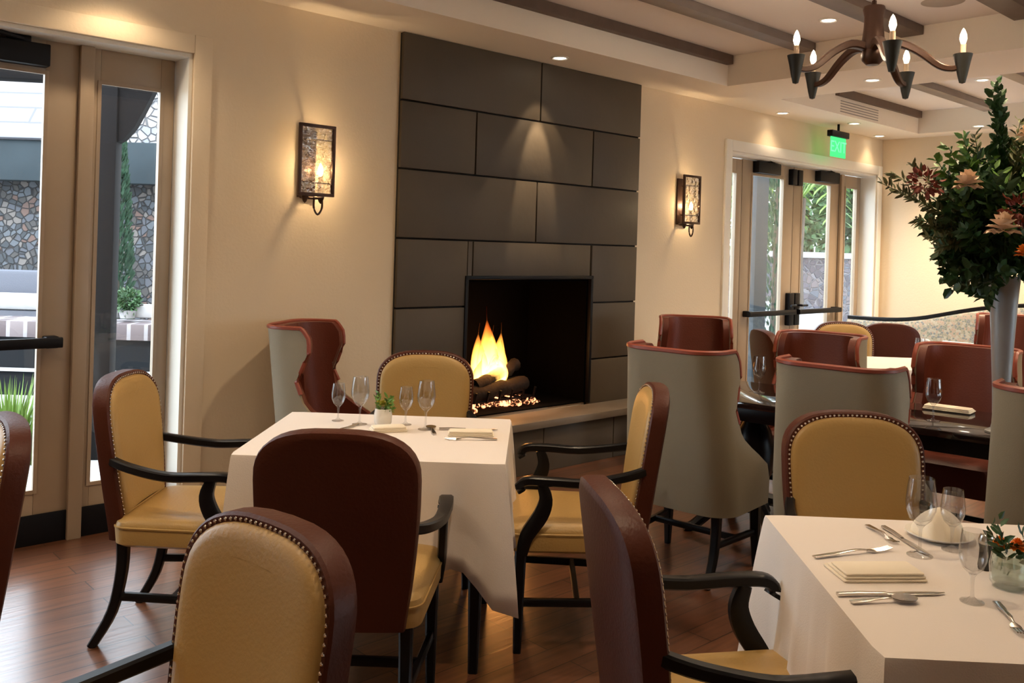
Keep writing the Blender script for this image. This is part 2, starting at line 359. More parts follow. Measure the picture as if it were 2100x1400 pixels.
leaf('door_2', -1.715, -.80, 2.425, -1.55, -.94, .26, 2.26, bar=(-1.64, -.86, .975), closer=(-1.54, -1.05, 2.285, 2.39))
leaf('window_1', .115, LO[1] - .02, 2.42, .205, .505, .26, 2.25)
leaf('window_2', LO[0], -1.715, 2.42, -2.1, -1.82, .26, 2.25)
leaf('door_3', 5.90, 6.812, 2.375, 6.07, 6.62, .26, 2.24, bar=(5.96, 6.78, .935), closer=(6.07, 6.46, 2.26, 2.37), lever=6.76)
leaf('door_4', 6.816, 7.75, 2.375, 6.98, 7.55, .26, 2.24, bar=(6.85, 7.70, .935), closer=(7.22, 7.62, 2.26, 2.37), lever=6.87)
leaf('window_3', 7.75, RO[1] - .02, 2.37, 7.88, 8.13, .26, 2.24)
leaf('window_4', RO[0] + .02, 5.90, 2.37, 5.56, 5.80, .26, 2.24)
# mullion posts standing proud between leaf and sidelight
b = NB(); wbox(b, .10, .165, -.165, -.135, 0, 2.42, .004); trim(b, M['taupe'])
b = NB(); wbox(b, 7.73, 7.79, -.165, -.135, 0, 2.37, .004); trim(b, M['taupe'])

# ------------------------------------------------------------------ fireplace
fp = thing('fireplace', 'dark grey stone slab fireplace rising to the ceiling with a lit fire', 'fireplace', WL, TH)
sF = .035
rows = [(2.375, 2.788, [1.885, 3.07, 4.165]), (1.957, 2.375, [1.885, 2.49, 3.622, 4.165]), (1.53, 1.957, [1.885, 3.058, 4.165]),
        (1.28, 1.53, [2.45, 2.49, 3.632, 3.64]), (1.10, 1.53, [1.885, 2.45]), (1.10, 1.53, [3.64, 4.165]),
        (.68, 1.10, [1.885, 2.45]), (.68, 1.10, [3.64, 4.165]), (.25, .68, [1.885, 2.45]), (.25, .68, [3.64, 4.165]), (0, .25, [1.885, 2.9, 4.165])]
b = NB(); g = .006
for z0, z1, us in rows:
    if z0 == 1.28: us = [2.49, 3.632]
    for a, c in zip(us, us[1:]):
        wbox(b, a + g, c - g, .012, sF, z0 + g, z1 - (g if z1 < 2.7 else 0), .003)
wbox(b, 2.45, 2.49 - g, .012, sF, 1.28 + g, 1.53 - g); wbox(b, 3.632 + g, 3.64, .012, sF, 1.28 + g, 1.53 - g)
obj('surround', b, M['slab'], fp)
b = NB(); wbox(b, 1.89, 2.45, .001, .014, 0, 2.785); wbox(b, 3.64, 4.16, .001, .014, 0, 2.785); wbox(b, 2.45, 3.64, .001, .014, 1.283, 2.785); wbox(b, 2.45, 3.64, .001, .014, 0, .34); obj('joint_backing', b, M['joint'], fp)
b = NB(); wbox(b, 2.46, 3.63, -.62, -.60, .36, 1.27); wbox(b, 2.452, 2.47, -.61, .01, .36, 1.27); wbox(b, 3.62, 3.638, -.61, .01, .36, 1.27); wbox(b, 2.46, 3.63, -.61, .01, 1.258, 1.278); wbox(b, 2.46, 3.63, -.61, .01, .362, .37)
obj('firebox', b, M['soot'], fp)
b = NB()
for u0, u1, z0, z1 in ((2.43, 2.455, .36, 1.30), (3.635, 3.66, .36, 1.30), (2.43, 3.66, 1.275, 1.30)): wbox(b, u0, u1, .01, .045, z0, z1, .003)
obj('opening_frame', b, M['black'], fp)
b = NB(); us = [2.20, 2.95, 3.66, 4.165]
for a, c in zip(us, us[1:]): wbox(b, a + .004, c - .004, .037, .28, 0.0, .30, .003)
obj('hearth', b, M['slab'], fp)
b = NB(); wbox(b, 2.16, 4.165, -.02 + .057, .32, .302, .352, .006); obj('hearth_ledge', b, M['hearthtop'], fp)
# logs, grate, embers
gr = thing('fireplace_grate', 'black iron log grate inside the firebox', 'grate', WF(2.97, -.26, .37), TH)
b = NB()
for i in range(6): tube(b, [(-.28 + .112 * i, -.14, .12), (-.28 + .112 * i, -.12, .05), (-.28 + .112 * i, .14, .05), (-.28 + .112 * i, .16, .12)], .009, 6)
for y in (-.11, .12): tube(b, [(-.3, y, .05), (.3, y, .05)], .009, 6)
for x in (-.25, .25):
    for y in (-.11, .12): tube(b, [(x, y, .0), (x, y, .05)], .009, 6)
obj('grate_bars', b, M['black'], gr)
for i, (x, y, z, ln, a, tl, r, lab) in enumerate([(-.02, -.06, .115, .56, 4, .02, .055, 'thick charred log lying at the front of the grate'), (.02, .09, .115, .52, -6, .0, .052, 'charred log lying at the back of the grate'), (.02, .0, .205, .50, 14, .05, .045, 'charred log laid crosswise on top of the fire')]):
    b = NB(); n = 9; pts = [(ln * (j / n - .5), .008 * math.sin(j * 2.1 + i), tl * (j / n - .5) * 2 + .006 * math.sin(j * 1.7)) for j in range(n + 1)]
    tube(b, pts, [r * (1 + .12 * math.sin(j * 2.7 + i)) for j in range(n + 1)], 10)
    l = obj('fire_log', b, M['log'], loc=WF(2.97 + x, -.26 - y, .37 + z), rz=TH + R(a)); tag(l, lab, 'log', 'logs on the fire')
b = NB(); random.seed(3)
for i in range(70):
    x = random.uniform(-.34, .36); y = random.uniform(-.12, .16); t = NB(); bmesh.ops.create_icosphere(t, subdivisions=1, radius=random.uniform(.010, .026))
    merge(b, t, Matrix.Translation((x, y, .012 + random.uniform(0, .02))) @ Matrix.Rotation(random.uniform(0, 3), 4, 'X') @ Matrix.Diagonal((1.4, 1, .7, 1)))
tag(obj('glowing_embers', b, M['ember'], loc=WF(2.92, -.18, .37), rz=TH), 'bed of glowing orange embers under the burning logs', 'embers', kind='stuff')
# flames: emitting volume inside flame-shaped tongues
fl = bpy.data.materials.new('fire_flame'); fl.use_nodes = True; nt = fl.node_tree; nt.nodes.clear()
o_ = nt.nodes.new('ShaderNodeOutputMaterial'); em = nt.nodes.new('ShaderNodeEmission'); tc = nt.nodes.new('ShaderNodeTexCoord')
sp = nt.nodes.new('ShaderNodeSeparateXYZ'); nt.links.new(tc.outputs['Object'], sp.inputs[0])
ns = nt.nodes.new('ShaderNodeTexNoise'); ns.inputs['Scale'].default_value = 9; mpn = nt.nodes.new('ShaderNodeMapping'); mpn.inputs['Scale'].default_value = (1.6, 1.6, .5)
nt.links.new(tc.outputs['Object'], mpn.inputs[0]); nt.links.new(mpn.outputs[0], ns.inputs['Vector'])
ad = nt.nodes.new('ShaderNodeMath'); ad.operation = 'MULTIPLY_ADD'; nt.links.new(ns.outputs['Fac'], ad.inputs[0]); ad.inputs[1].default_value = .28; nt.links.new(sp.outputs['Z'], ad.inputs[2])
cr = nt.nodes.new('ShaderNodeValToRGB'); e_ = cr.color_ramp.elements
e_[0].position = .14; e_[0].color = (1, .56, .13, 1); e_[1].position = .66; e_[1].color = (.9, .06, .005, 1)
q = e_.new(.42); q.color = (1, .36, .05, 1)
nt.links.new(ad.outputs[0], cr.inputs[0]); nt.links.new(cr.outputs[0], em.inputs[0])
st = nt.nodes.new('ShaderNodeMapRange'); st.inputs[1].default_value = .15; st.inputs[2].default_value = .66; st.inputs[3].default_value = 75; st.inputs[4].default_value = 9
nt.links.new(ad.outputs[0], st.inputs[0]); nt.links.new(st.outputs[0], em.inputs[1]); nt.links.new(em.outputs[0], o_.inputs['Volume'])
M['flame'] = fl
b = NB()
for x, y, h, w, ph in ((-.055, .0, .58, .095, .3), (-.11, .02, .46, .075, 1.7), (.0, .01, .44, .085, 2.6), (.06, .0, .46, .075, 4.0), (.10, .02, .33, .06, 5.2), (.02, -.02, .30, .10, .9), (-.13, -.02, .24, .06, 3.3), (.05, .03, .26, .09, 2.2)):
    n = 12; rings = []
    for j in range(n + 1):
        t = j / n; r = w * (math.sin(PI * min(1, t * 1.05 + .12)) ** .9) * (1 - t) ** .38 * 1.15 + .002
        cx = x + .028 * t * math.sin(ph + 5 * t); cy = y + .02 * t * math.cos(ph + 4 * t)
        rings.append([(cx + r * math.cos(2 * PI * i / 10), cy + .55 * r * math.sin(2 * PI * i / 10), h * t) for i in range(10)])
    loft(b, rings)
tag(obj('fire_flames', b, M['flame'], loc=WF(2.96, -.27, .49), rz=TH), 'tall orange and yellow flames rising from the logs', 'fire', kind='stuff')

# ------------------------------------------------------------------ armchair
def arch_outline(w0, w1, z0, z1, cr, n=10):
    """back outline: width w0 at z0, w1 at shoulder, arched top"""
    pts = []; zs = z1 - cr
    for i in range(7):
        t = i / 6; pts.append((w0 / 2 + (w1 - w0) / 2 * math.sin(t * PI / 2), z0 + (zs - z0) * t))
    for i in range(1, n + 1):
        a = PI / 2 * i / n
        ca, sa = math.cos(a) ** .70, math.sin(a) ** .80
        pts.append((w1 / 2 * ca, zs + cr * sa))
    left = [(-x, z) for x, z in pts[-2::-1]]
    return pts + left
H_A = .972
def backy(z): return -.225 - .080 * max(0, (z - .40)) / .565 * 1.0
def back_pt(x, z, off): return (x, backy(z) + .35 * x * x + off, z)
def fill_loft(bm, outline_list, capmid=True):
    loft(bm, outline_list, cap=(False, False))
def panel(bm, outl, offs_scales, cz=.7):
    """loft outline through (y offset, inset) pairs, closing both ends through a centre fan"""
    rings = []
    def inset(o, d):
        res = []; n = len(o)
        for i, (x, z) in enumerate(o):
            x0, z0 = o[i - 1] if i else o[0]; x1, z1 = o[(i + 1) % n] if i < n - 1 else o[-1]
            tx, tz = x1 - x0, z1 - z0; L = math.hypot(tx, tz) or 1
            res.append((x - tz / L * d, max(z + tx / L * d, o[0][1]) if i in (0, n - 1) else z + tx / L * d))
        return res
    for off, d in offs_scales:
        rings.append([back_pt(x, z, off) for x, z in inset(outl, d)])
    loft(bm, rings, cap=(False, False))
    for r, (off, d) in ((rings[0], offs_scales[0]), (rings[-1], offs_scales[-1])):
        # strip between mirrored points so the curved panel stays smooth
        n = len(r); vs = []
        cols = 8; half = n // 2
        prev = None
        for i in range(half + 1):
            a, c = r[i], r[n - 1 - i]
            row = []
            for q in range(cols + 1):
                t = q / cols; x = a[0] * (1 - t) + c[0] * t; z = a[2]
                row.append(bm.verts.new((x, backy(z) + .35 * x * x + off, z)))
            if prev:
                for q in range(cols):
                    try: bm.faces.new((prev[q], prev[q + 1], row[q + 1], row[q]))
                    except ValueError: pass
            prev = row
    bmesh.ops.remove_doubles(bm, verts=bm.verts, dist=.0004)

def make_armchair(label):
    t = thing('dining_armchair', label, 'armchair')
    # seat
    b = NB(); rings = []
    for z, gx, gy in ((.375, -.012, -.012), (.385, 0, 0), (.44, .004, .004), (.462, -.002, -.002), (.476, -.02, -.02), (.484, -.06, -.06), (.488, -.14, -.14)):
        r = rrect(.53 + 2 * gx, .49 + 2 * gy, .05 + .2 * max(0, -gx), 5, z, (0, .015))
        rings.append([(x * (1 - .10 * (.25 - y) / .5), y, zz) for x, y, zz in r])
    loft(b, rings); obj('seat', b, M['gold'], t)
    b = NB(); r = rrect(.538, .498, .052, 5, .445, (0, .015)); r = [(x * (1 - .10 * (.25 - y) / .5), y, z) for x, y, z in r]
    tube(b, r + [r[0]], .004, 5); obj('seat_piping', b, M['gold'], t)
    # back
    o = arch_outline(.40, .475, .385, H_A, .15)
    b = NB(); panel(b, o, [(-.050, .018), (-.045, .004), (-.032, 0), (.008, 0), (.014, .006)]); bk = obj('backrest', b, M['brown'], t)
    b = NB(); o2 = [(x, max(z, .475)) for x, z in arch_outline(.370, .445, .47, H_A - .015, .145)]
    panel(b, o2, [(.006, 0), (.017, .003), (.025, .012), (.030, .030), (.032, .06)]); obj('back_cushion', b, M['gold'], t)
    b = NB(); o3 = arch_outline(.377, .452, .48, H_A - .0115, .1465)
    pts = [Vector(back_pt(x, z, .0165)) for x, z in o3]
    acc = []; step = .0155; d = 0
    for a, c in zip(pts, pts[1:]):
        L = (c - a).length
        while d <= L: acc.append(a + (c - a) * (d / L)); d += step
        d -= L
    for p in acc:
        tt = NB(); bmesh.ops.create_icosphere(tt, subdivisions=1, radius=.0043); merge(b, tt, Matrix.Translation(p) @ Matrix.Diagonal((1, .7, 1, 1)))
    obj('nailhead_trim', b, M['nail'], t)
    for s in (-1, 1):
        b = NB()
        p = smooth_path([(s * .215, backy(.68) + .01, .682), (s * .245, -.17, .662), (s * .272, -.03, .642), (s * .278, .10, .646), (s * .272, .185, .646), (s * .268, .215, .626), (s * .266, .208, .606)], 4)
        n = len(p); tube(b, p, 0, 8, flat=[(.030 + .020 * min(1, i / n * 1.5), .032) for i in range(n)]); a = obj('arm', b, M['ebony'], t)
        b = NB(); p = smooth_path([(s * .272, .135, .635), (s * .270, .118, .58), (s * .268, .135, .52), (s * .262, .185, .44), (s * .252, .20, .37)], 4); n = len(p)
        tube(b, p, 0, 8, flat=[(.030, .036 + .022 * math.sin(PI * i / n)) for i in range(n)], up=(0, 1, 0)); obj('arm_post', b, M['ebony'], a)
        b = NB(); p = [(s * .232, .205, .38), (s * .232, .207, .2), (s * .234, .208, 0)]; tube(b, p, 0, 8, flat=[(.046, .046), (.040, .040), (.030, .030)], up=(0, 1, 0)); obj('leg', b, M['ebony'], t)
        b = NB(); p = smooth_path([(s * .198, -.205, .40), (s * .200, -.205, .28), (s * .203, -.235, .13), (s * .207, -.305, 0)], 4); n = len(p)
        tube(b, p, 0, 8, flat=[(.044 - .012 * i / n, .044 - .014 * i / n) for i in range(n)], up=(0, 1, 0)); obj('leg', b, M['ebony'], t)
        b = NB(); tube(b, [(s * .233, .205, .185), (s * .202, -.215, .185)], 0, 8, flat=(.022, .030)); obj('stretcher', b, M['ebony'], t)
    b = NB(); tube(b, [(-.218, -.01, .185), (.218, -.01, .185)], 0, 8, flat=(.022, .030), up=(0, 0, 1)); obj('stretcher', b, M['ebony'], t)
    return t

# ------------------------------------------------------------------ wing chair
def make_wing(label):
    t = thing('wingback_chair', label, 'chair')
    prof = [(.31, .17), (.40, .185), (.48, .175), (.53, .12), (.58, .02), (.66, -.10), (.78, -.155), (.86, -.125), (.94, -.095), (1.00, -.105), (1.035, -.13), (1.05, -.15)]
    def ring(z, fy, off, n=26):
        hw = .285 - .035 * min(1, max(0, (z - .5) / .5)) + .0 - off; yb = -.255 - .11 * (z - .3) / .75 + off; r = .13
        if z > 1.03: hw -= .0
        pts = [(-hw, fy), (-hw, (fy + yb + r) / 2), (-hw, yb + r)]
        for i in range(1, 8): a = PI / 2 * i / 8; pts.append((-hw + r - r * math.cos(a), yb + r - r * math.sin(a)))
        pts.append((-hw + r, yb)); 
        for q in (-.5, 0, .5): pts.append((q * (hw - r) * 1.2, yb))
        pts.append((hw - r, yb))
        for i in range(1, 8): a = PI / 2 * i / 8; pts.append((hw - r + r * math.sin(a), yb + r - r * math.cos(a)))
        pts += [(hw, yb + r), (hw, (fy + yb + r) / 2), (hw, fy)]
        return [(x, y, z) for x, y in pts]
    import bisect
    zs = [.31, .36, .42, .50, .56, .60, .645, .68, .72, .78, .83, .88, .93, .97, 1.0, 1.022, 1.038, 1.048]
    def fy(z):
        i = max(1, min(len(prof) - 1, bisect.bisect([p[0] for p in prof], z))); a, c = prof[i - 1], prof[i]; tt = (z - a[0]) / (c[0] - a[0]); return a[1] + (c[1] - a[1]) * tt
    def shell(o0, o1, z0=.31, dz=0.):
        b = NB(); Z = [z for z in zs if z >= z0]
        A = [ring(z + dz, fy(z), o0) for z in Z]; B = [ring(z + dz, fy(z), o1) for z in Z]
        ra = loft(b, A, (False, False), False); rb = loft(b, B, (False, False), False)
        for i in range(len(Z) - 1):
            for k_ in (0, -1): b.faces.new((ra[i][k_], ra[i + 1][k_], rb[i + 1][k_], rb[i][k_]))
        for k_ in range(len(ra[0]) - 1):
            b.faces.new((ra[-1][k_], ra[-1][k_ + 1], rb[-1][k_ + 1], rb[-1][k_])); b.faces.new((ra[0][k_], ra[0][k_ + 1], rb[0][k_ + 1], rb[0][k_]))
        return b, A
    b, A = shell(0, .022); obj('outer_shell', b, M['sage'], t)
    b, B = shell(.0225, .062, .40, .003); obj('inner_lining', b, M['russet'], t)
    b = NB(); edge = [r[0] for r in A] + list(A[-1]) + [r[-1] for r in A[::-1]]
    edge = [(x * .972, y + .003, z + .004) for x, y, z in edge if z > .68]
    tube(b, edge, .012, 6); obj('edge_piping', b, M['piping'], t)
    b = NB(); rings = [rrect(.43 - 2 * g_, .42 - 2 * g_, .05, 5, z, (0, .0)) for z, g_ in ((.33, .0), (.45, .0), (.475, .008), (.488, .03), (.492, .08))]
    loft(b, rings); obj('seat_cushion', b, M['russet'], t)
    for s in (-1, 1):
        b = NB(); tube(b, [(s * .235, .14, .33), (s * .237, .145, .15), (s * .24, .15, 0)], 0, 8, flat=[(.05, .05), (.042, .042), (.028, .028)], up=(0, 1, 0)); obj('leg', b, M['ebony'], t)
        b = NB(); p = smooth_path([(s * .20, -.19, .33), (s * .20, -.19, .22), (s * .205, -.225, .10), (s * .21, -.29, 0)], 3); n = len(p)
        tube(b, p, 0, 8, flat=[(.046 - .014 * i / n, .046 - .016 * i / n) for i in range(n)], up=(0, 1, 0)); obj('leg', b, M['ebony'], t)
        b = NB(); tube(b, [(s * .236, .14, .17), (s * .203, -.20, .17)], 0, 8, flat=(.022, .03)); obj('stretcher', b, M['ebony'], t)
    b = NB(); tube(b, [(-.22, -.02, .17), (.22, -.02, .17)], 0, 8, flat=(.022, .03)); obj('stretcher', b, M['ebony'], t)
    return t
def head(fx, fy): return math.atan2(-fx, fy)      # rotz turning local +Y to the facing direction
G1 = 'gold and russet armchairs at the white tables'
arms = [((-1.18, 3.47), (1, 0), 'gold leather armchair facing right beside the glass door'),
        ((-1.67, 2.37), (-.75, -.66), 'armchair cut off by the left edge of the picture, russet side showing'),
        ((-.630, 1.465), (-.64, -.77), 'gold armchair with nailhead trim at the lower left, closest to the viewer'),
        ((-.47, 2.83), (.02, 1), 'armchair seen from behind, russet back hiding the front of the left white table'),
        ((-.40, 4.13), (.02, -1), 'gold armchair on the far side of the left table, in front of the fire'),
        ((.275, 3.55), (-1, 0.02), 'gold armchair at the right side of the left white table facing left'),
        ((.54, 2.06), (.99, .14), 'armchair at the left side of the right white table, russet back toward viewer'),
        ((1.18, 2.76), (.02, -1), 'gold armchair with arched back behind the right white table'),
        ((2.08, 6.30), (1, .1), 'small dark armchair seen edge-on in front of the far glass doors'),
        ((2.66, 6.95), (-.1, -1), 'distant gold armchair behind the far white table'),
        ((3.12, 7.55), (.15, 1), 'distant chair seen from behind beside the distant gold one, under the wavy settee rail')]
pa = make_armchair(arms[0][2]); pa['group'] = G1; pa.location = (*arms[0][0], 0); pa.rotation_euler = (0, 0, head(*arms[0][1]))
for (p, f, lab) in arms[1:]: dup(pa, (*p, 0), head(*f), lab, G1)
n40 = math.radians(40)
E_ = (math.cos(n40), -math.sin(n40)); N_ = (math.sin(n40), math.cos(n40))
def PN(perp, al): return (perp * N_[0] + al * E_[0], perp * N_[1] + al * E_[1])
G2 = 'tall wingback chairs in sage fabric and russet leather'
wings = [(PN(3.93, -2.08), N_, 'sage backed wing chair seen from behind, right of the hearth'),
         (PN(3.96, -1.35), N_, 'sage backed wing chair seen from behind, in the middle of the dark table row'),
         (PN(3.90, -.50), N_, 'sage backed wing chair cut off by the right edge of the picture'),
         (PN(5.12, -2.02), (-N_[0], -N_[1]), 'russet wing chair facing viewer across the left half of the dark table'),
         (PN(5.08, -1.21), (-N_[0], -N_[1]), 'russet wing chair facing viewer just left of the tall vase'),
         (PN(5.10, -.58), (-N_[0], -N_[1]), 'russet wing chair mostly hidden behind the tall vase, cut by the picture edge'),
         ((-.87, 4.74), (.985, -.17), 'lone wing chair against the cream wall left of the fireplace'),
         ((1.30, 6.22), (-.12, -.99), 'russet wing chair below the smaller wall sconce, behind the sage chair by the hearth'),
         ((4.00, 7.15), (-.45, -.89), 'distant russet wing chair peeking out just left of the vase')]
pw = make_wing(wings[0][2]); pw['group'] = G2; pw.location = (*wings[0][0], 0); pw.rotation_euler = (0, 0, head(*wings[0][1]))
for i_, (p, f, lab) in enumerate(wings[1:]):
    w_ = dup(pw, (*p, 0), head(*f), lab, G2)
    if i_ in (2, 3, 4, 6): w_.scale = (1, 1, .975)

# ------------------------------------------------------------------ tables
def table(cx, cy, w, d, rz, label, zt=.735):
    t = thing('dining_table', label, 'table', (cx, cy, 0), rz)
    b = NB(); box(b, -w / 2, w / 2, -d / 2, d / 2, zt - .03, zt, .003); obj('tabletop', b, M['ebony'], t)
    for sx in (-1, 1):
        for sy in (-1, 1):
            b = NB(); x, y = sx * (w / 2 - .07), sy * (d / 2 - .07)
            tube(b, [(x, y, zt - .03), (x, y, .3), (x, y, 0)], 0, 8, flat=[(.06, .06), (.05, .05), (.035, .035)], up=(0, 1, 0)); obj('leg', b, M['ebony'], t)
    return t
def cloth(cx, cy, w, d, rz, drop, label, seed=1, zt=.75, tuck=()):
    random.seed(seed); b = NB(); N = 22; rings = []
    # top grid perimeter parameterised; skirt rows hang from it
    per = []
    hw, hd = w / 2, d / 2
    def side(x0, y0, x1, y1, nx, ny, nm):
        for i in range(N):
            t = i / N; per.append((x0 + (x1 - x0) * t, y0 + (y1 - y0) * t, nx, ny, t, nm))
    side(-hw, -hd, hw, -hd, 0, -1, 'S'); side(hw, -hd, hw, hd, 1, 0, 'E'); side(hw, hd, -hw, hd, 0, 1, 'N'); side(-hw, hd, -hw, -hd, -1, 0, 'W')
    rows_ = [0, .02, .06, .12, .2, .3, .42, .55, .7, .85, 1.]
    grid = []
    ph = [random.uniform(0, 6) for _ in range(8)]
    n = len(per)
    for ri, q in enumerate(rows_):
        ring = []
        for i, (x, y, nx, ny, t, nm) in enumerate(per):
            L = w if nm in 'SN' else d
            dc = min(t, 1 - t) * L; sgn = -1 if t < .5 else 1
            near = max(0, 1 - dc / .16)                    # 1 at corner
            c_ = near * near * (3 - 2 * near)
            dl = drop * (1 + .40 * c_)
            tx, ty = (1, 0) if nm == 'S' else (0, 1) if nm == 'E' else (-1, 0) if nm == 'N' else (0, -1)
            fold = .018 * math.sin(dc * 46 + ph[0]) * (q ** 1.1) * (1 - c_) + .008 * math.sin(t * L * 17 + ph[1]) * q
            cone = .065 * c_ * math.sin(min(1, dc / .16) * PI * .5 + PI * .5) * (q ** .8)
            valley = -.042 * math.exp(-((dc - .10) / .035) ** 2) * q
            o_ = .006 + .020 * q + fold + cone * .75 + valley
            if nm in tuck: o_ *= .35
            # corners push along the diagonal
            px_ = x + nx * o_ + tx * sgn * cone * .45; py_ = y + ny * o_ + ty * sgn * cone * .45
            rz_ = zt + .004 - dl * q if q > 0 else zt + .004
            if q > 0 and ri == 1: rz_ = zt - .004
            ring.append((px_, py_, rz_ + (.008 * math.sin(t * 9 + ph[2]) if q == 1 else 0)))
        # soften coincident corner points
        grid.append(ring)
    rows = loft(b, grid, (True, False))
    o = obj('tablecloth', b, M['linen'], loc=(cx, cy, 0), rz=rz, sharp=60)
    so = o.modifiers.new('thickness', 'SOLIDIFY'); so.thickness = .002; so.offset = 1
    return tag(o, label, 'tablecloth')
A1_ = R(-1.5)
table(-.465, 3.475, .90, .76, A1_, 'square table under white cloth, between four armchairs by the fireplace')
cloth(-.465, 3.475, .935, .79, A1_, .36, 'white tablecloth on the table nearest the fireplace', 5)
table(1.205, 2.10, .90, .84, R(-2.2), 'table under white cloth at the lower right corner')
cloth(1.205, 2.10, .94, .88, R(-2.2), .36, 'white tablecloth at the lower right, blue daylight on its side', 9)
table(2.75, 6.35, .8, .7, R(-3), 'distant table under white cloth near the far glass doors')
cloth(2.75, 6.35, .84, .74, R(-3), .30, 'distant white tablecloth beyond the dark table', 3)
# long dark table
lt = thing('pedestal_table', 'long glossy black dining table between rows of wing chairs', 'table', (*PN(4.59, -1.35), 0), -n40)
b = NB(); box(b, -1.22, 1.22, -.35, .35, .715, .75, .008); obj('tabletop', b, M['tabletop'], lt)
b = NB(); box(b, -1.16, 1.16, -.29, .29, .64, .716, .004); obj('apron', b, M['ebony'], lt)
for x in (-.75, .75):
    b = NB(); lathe(b, [(.06, .64), (.06, .6), (.09, .55), (.12, .45), (.10, .32), (.06, .24), (.08, .18), (.10, .12), (.0, .10)], 20, (x, 0, 0)); p_ = obj('pedestal', b, M['ebony'], lt)
    for a in range(4):
        b = NB(); c_, s_ = math.cos(a * PI / 2 + PI / 4), math.sin(a * PI / 2 + PI / 4)
        pp = smooth_path([(x + .05 * c_, .05 * s_, .18), (x + .18 * c_, .18 * s_, .14), (x + .32 * c_, .32 * s_, .03), (x + .37 * c_, .37 * s_, .022)], 3)
        tube(b, pp, [.035 - .013 * i / len(pp) for i in range(len(pp))], 8); obj('leg', b, M['ebony'], p_)

# ------------------------------------------------------------------ tableware
def make_glass(sc, label, group):
    t = thing('wine_glass', label, 'glass', group=group)
    k_ = sc
    b = NB(); lathe(b, [(.0012, .076 * k_), (.012 * k_, .078 * k_), (.026 * k_, .092 * k_), (.035 * k_, .115 * k_), (.037 * k_, .135 * k_), (.034 * k_, .165 * k_), (.030 * k_, .195 * k_), (.0288 * k_, .195 * k_), (.0325 * k_, .165 * k_), (.0355 * k_, .135 * k_), (.0335 * k_, .115 * k_), (.024 * k_, .094 * k_), (.001, .082 * k_)], 24); obj('bowl', b, M['glass'], t)
    b = NB(); lathe(b, [(.012 * k_, .078 * k_), (.0045, .068 * k_), (.0035, .04 * k_), (.0045, .012)], 12); obj('stem', b, M['glass'], t)
    b = NB(); lathe(b, [(.0045, .012), (.012, .005), (.031 * k_, .002), (.031 * k_, .0), (.0, .0)], 24); obj('foot', b, M['glass'], t)
    return t
ZC = .756
g_big = make_glass(1.0, 'large wine glass by the right glass pair on the table near the fire', 'wine glasses on the table near the fire')
g_big.location = (-.325, 3.60, ZC)
g_small = make_glass(.80, 'smaller wine glass just right of the posy on the table near the fire', 'wine glasses on the table near the fire'); g_small.location = (-.415, 3.68, ZC)
dup(g_big, (-.60, 3.66, ZC), 0, 'large wine glass left of the posy on the table near the fire')
dup(g_small, (-.70, 3.72, ZC), 0, 'leftmost and smaller wine glass on the table near the fire')
Gr = 'wine glasses on the lower right table'
dup(g_big, (1.045, 2.25, ZC), 0, 'wine glass in front of the arched gold chair on the lower right table', Gr)
dup(g_small, (1.15, 2.30, ZC), 0, 'smaller wine glass at the far edge of the lower right table', Gr)
dup(g_small, (1.025, 1.955, ZC), 0, 'wine glass beside the posy on the lower right table, nearest the viewer', Gr)
Gd = 'wine glasses on the black table'
dup(g_big, (1.975, 4.16, .7505), 0, 'wine glass with clear stem on the right half of the black table', Gd)
dup(g_small, (1.49, 4.90, .7505), 0, 'small glass catching window light at the left end of the black table', Gd)
dup(g_big, (1.36, 4.86, .7505), 0, 'tall glass catching window light at the left end of the black table', Gd)
dup(g_big, (2.84, 6.2, ZC), 0, 'wine glass on the distant white table, nearer its front edge', 'glasses on the distant table')
dup(g_small, (2.93, 6.38, ZC), 0, 'small wine glass on the distant white table', 'glasses on the distant table')

def line_piece(name, p0, p1, kind, label, group, z=ZC, L=None):
    dx, dy = p1[0] - p0[0], p1[1] - p0[1]; L = L or math.hypot(dx, dy); a = math.atan2(dy, dx)
    t = thing(name, label, name.replace('table_', ''), (p0[0], p0[1], z), a, group)
    b = NB()
    if kind == 'knife':
        tube(b, [(0, 0, .0045), (L * .2, 0, .006), (L * .45, 0, .0045)], 0, 8, flat=[(.014, .007), (.013, .007), (.010, .006)]); obj('handle', b, M['steel'], t)
        b = NB(); tube(b, [(L * .45, 0, .0035), (L * .6, .001, .0035), (L * .9, .001, .0035), (L, .004, .0035)], 0, 8, flat=[(.010, .004), (.018, .003), (.017, .003), (.004, .002)]); obj('blade', b, M['steel'], t)
    else:
        tube(b, smooth_path([(0, 0, .004), (L * .25, 0, .006), (L * .55, 0, .010), (L * .70, 0, .006)], 3), 0, 8, flat=[(.016, .004)] * 4 + [(.010, .004)] * 3 + [(.006, .004)] * 3); obj('handle', b, M['steel'], t)
        b = NB()
        if kind == 'fork':
            tube(b, [(L * .68, 0, .006), (L * .74, 0, .004), (L * .79, 0, .003)], 0, 8, flat=[(.008, .004), (.022, .004), (.024, .003)])
            for q in (-1.5, -.5, .5, 1.5): tube(b, [(L * .78, q * .0062, .003), (L * .9, q * .006, .004), (L, q * .0055, .008)], .0018, 5)
            obj('tines', b, M['steel'], t)
        else:
            rings = [[(L * .82 + r * L * .19 * math.cos(2 * PI * i / 16), r * .021 * math.sin(2 * PI * i / 16), z_) for i in range(16)] for r, z_ in ((1, .009), (.85, .004), (.5, .002), (.15, .0015))]
            rings += [[(x, y, z_ + .0015) for x, y, z_ in r] for r in rings[::-1]]
            loft(b, rings); obj('spoon_bowl', b, M['steel'], t)
    return t
FW = 'flatware on the lower right table'
line_piece('table_fork', (.765, 2.205), (.985, 2.285), 'fork', 'fork lying at the left of the folded napkin, lower right table', FW)
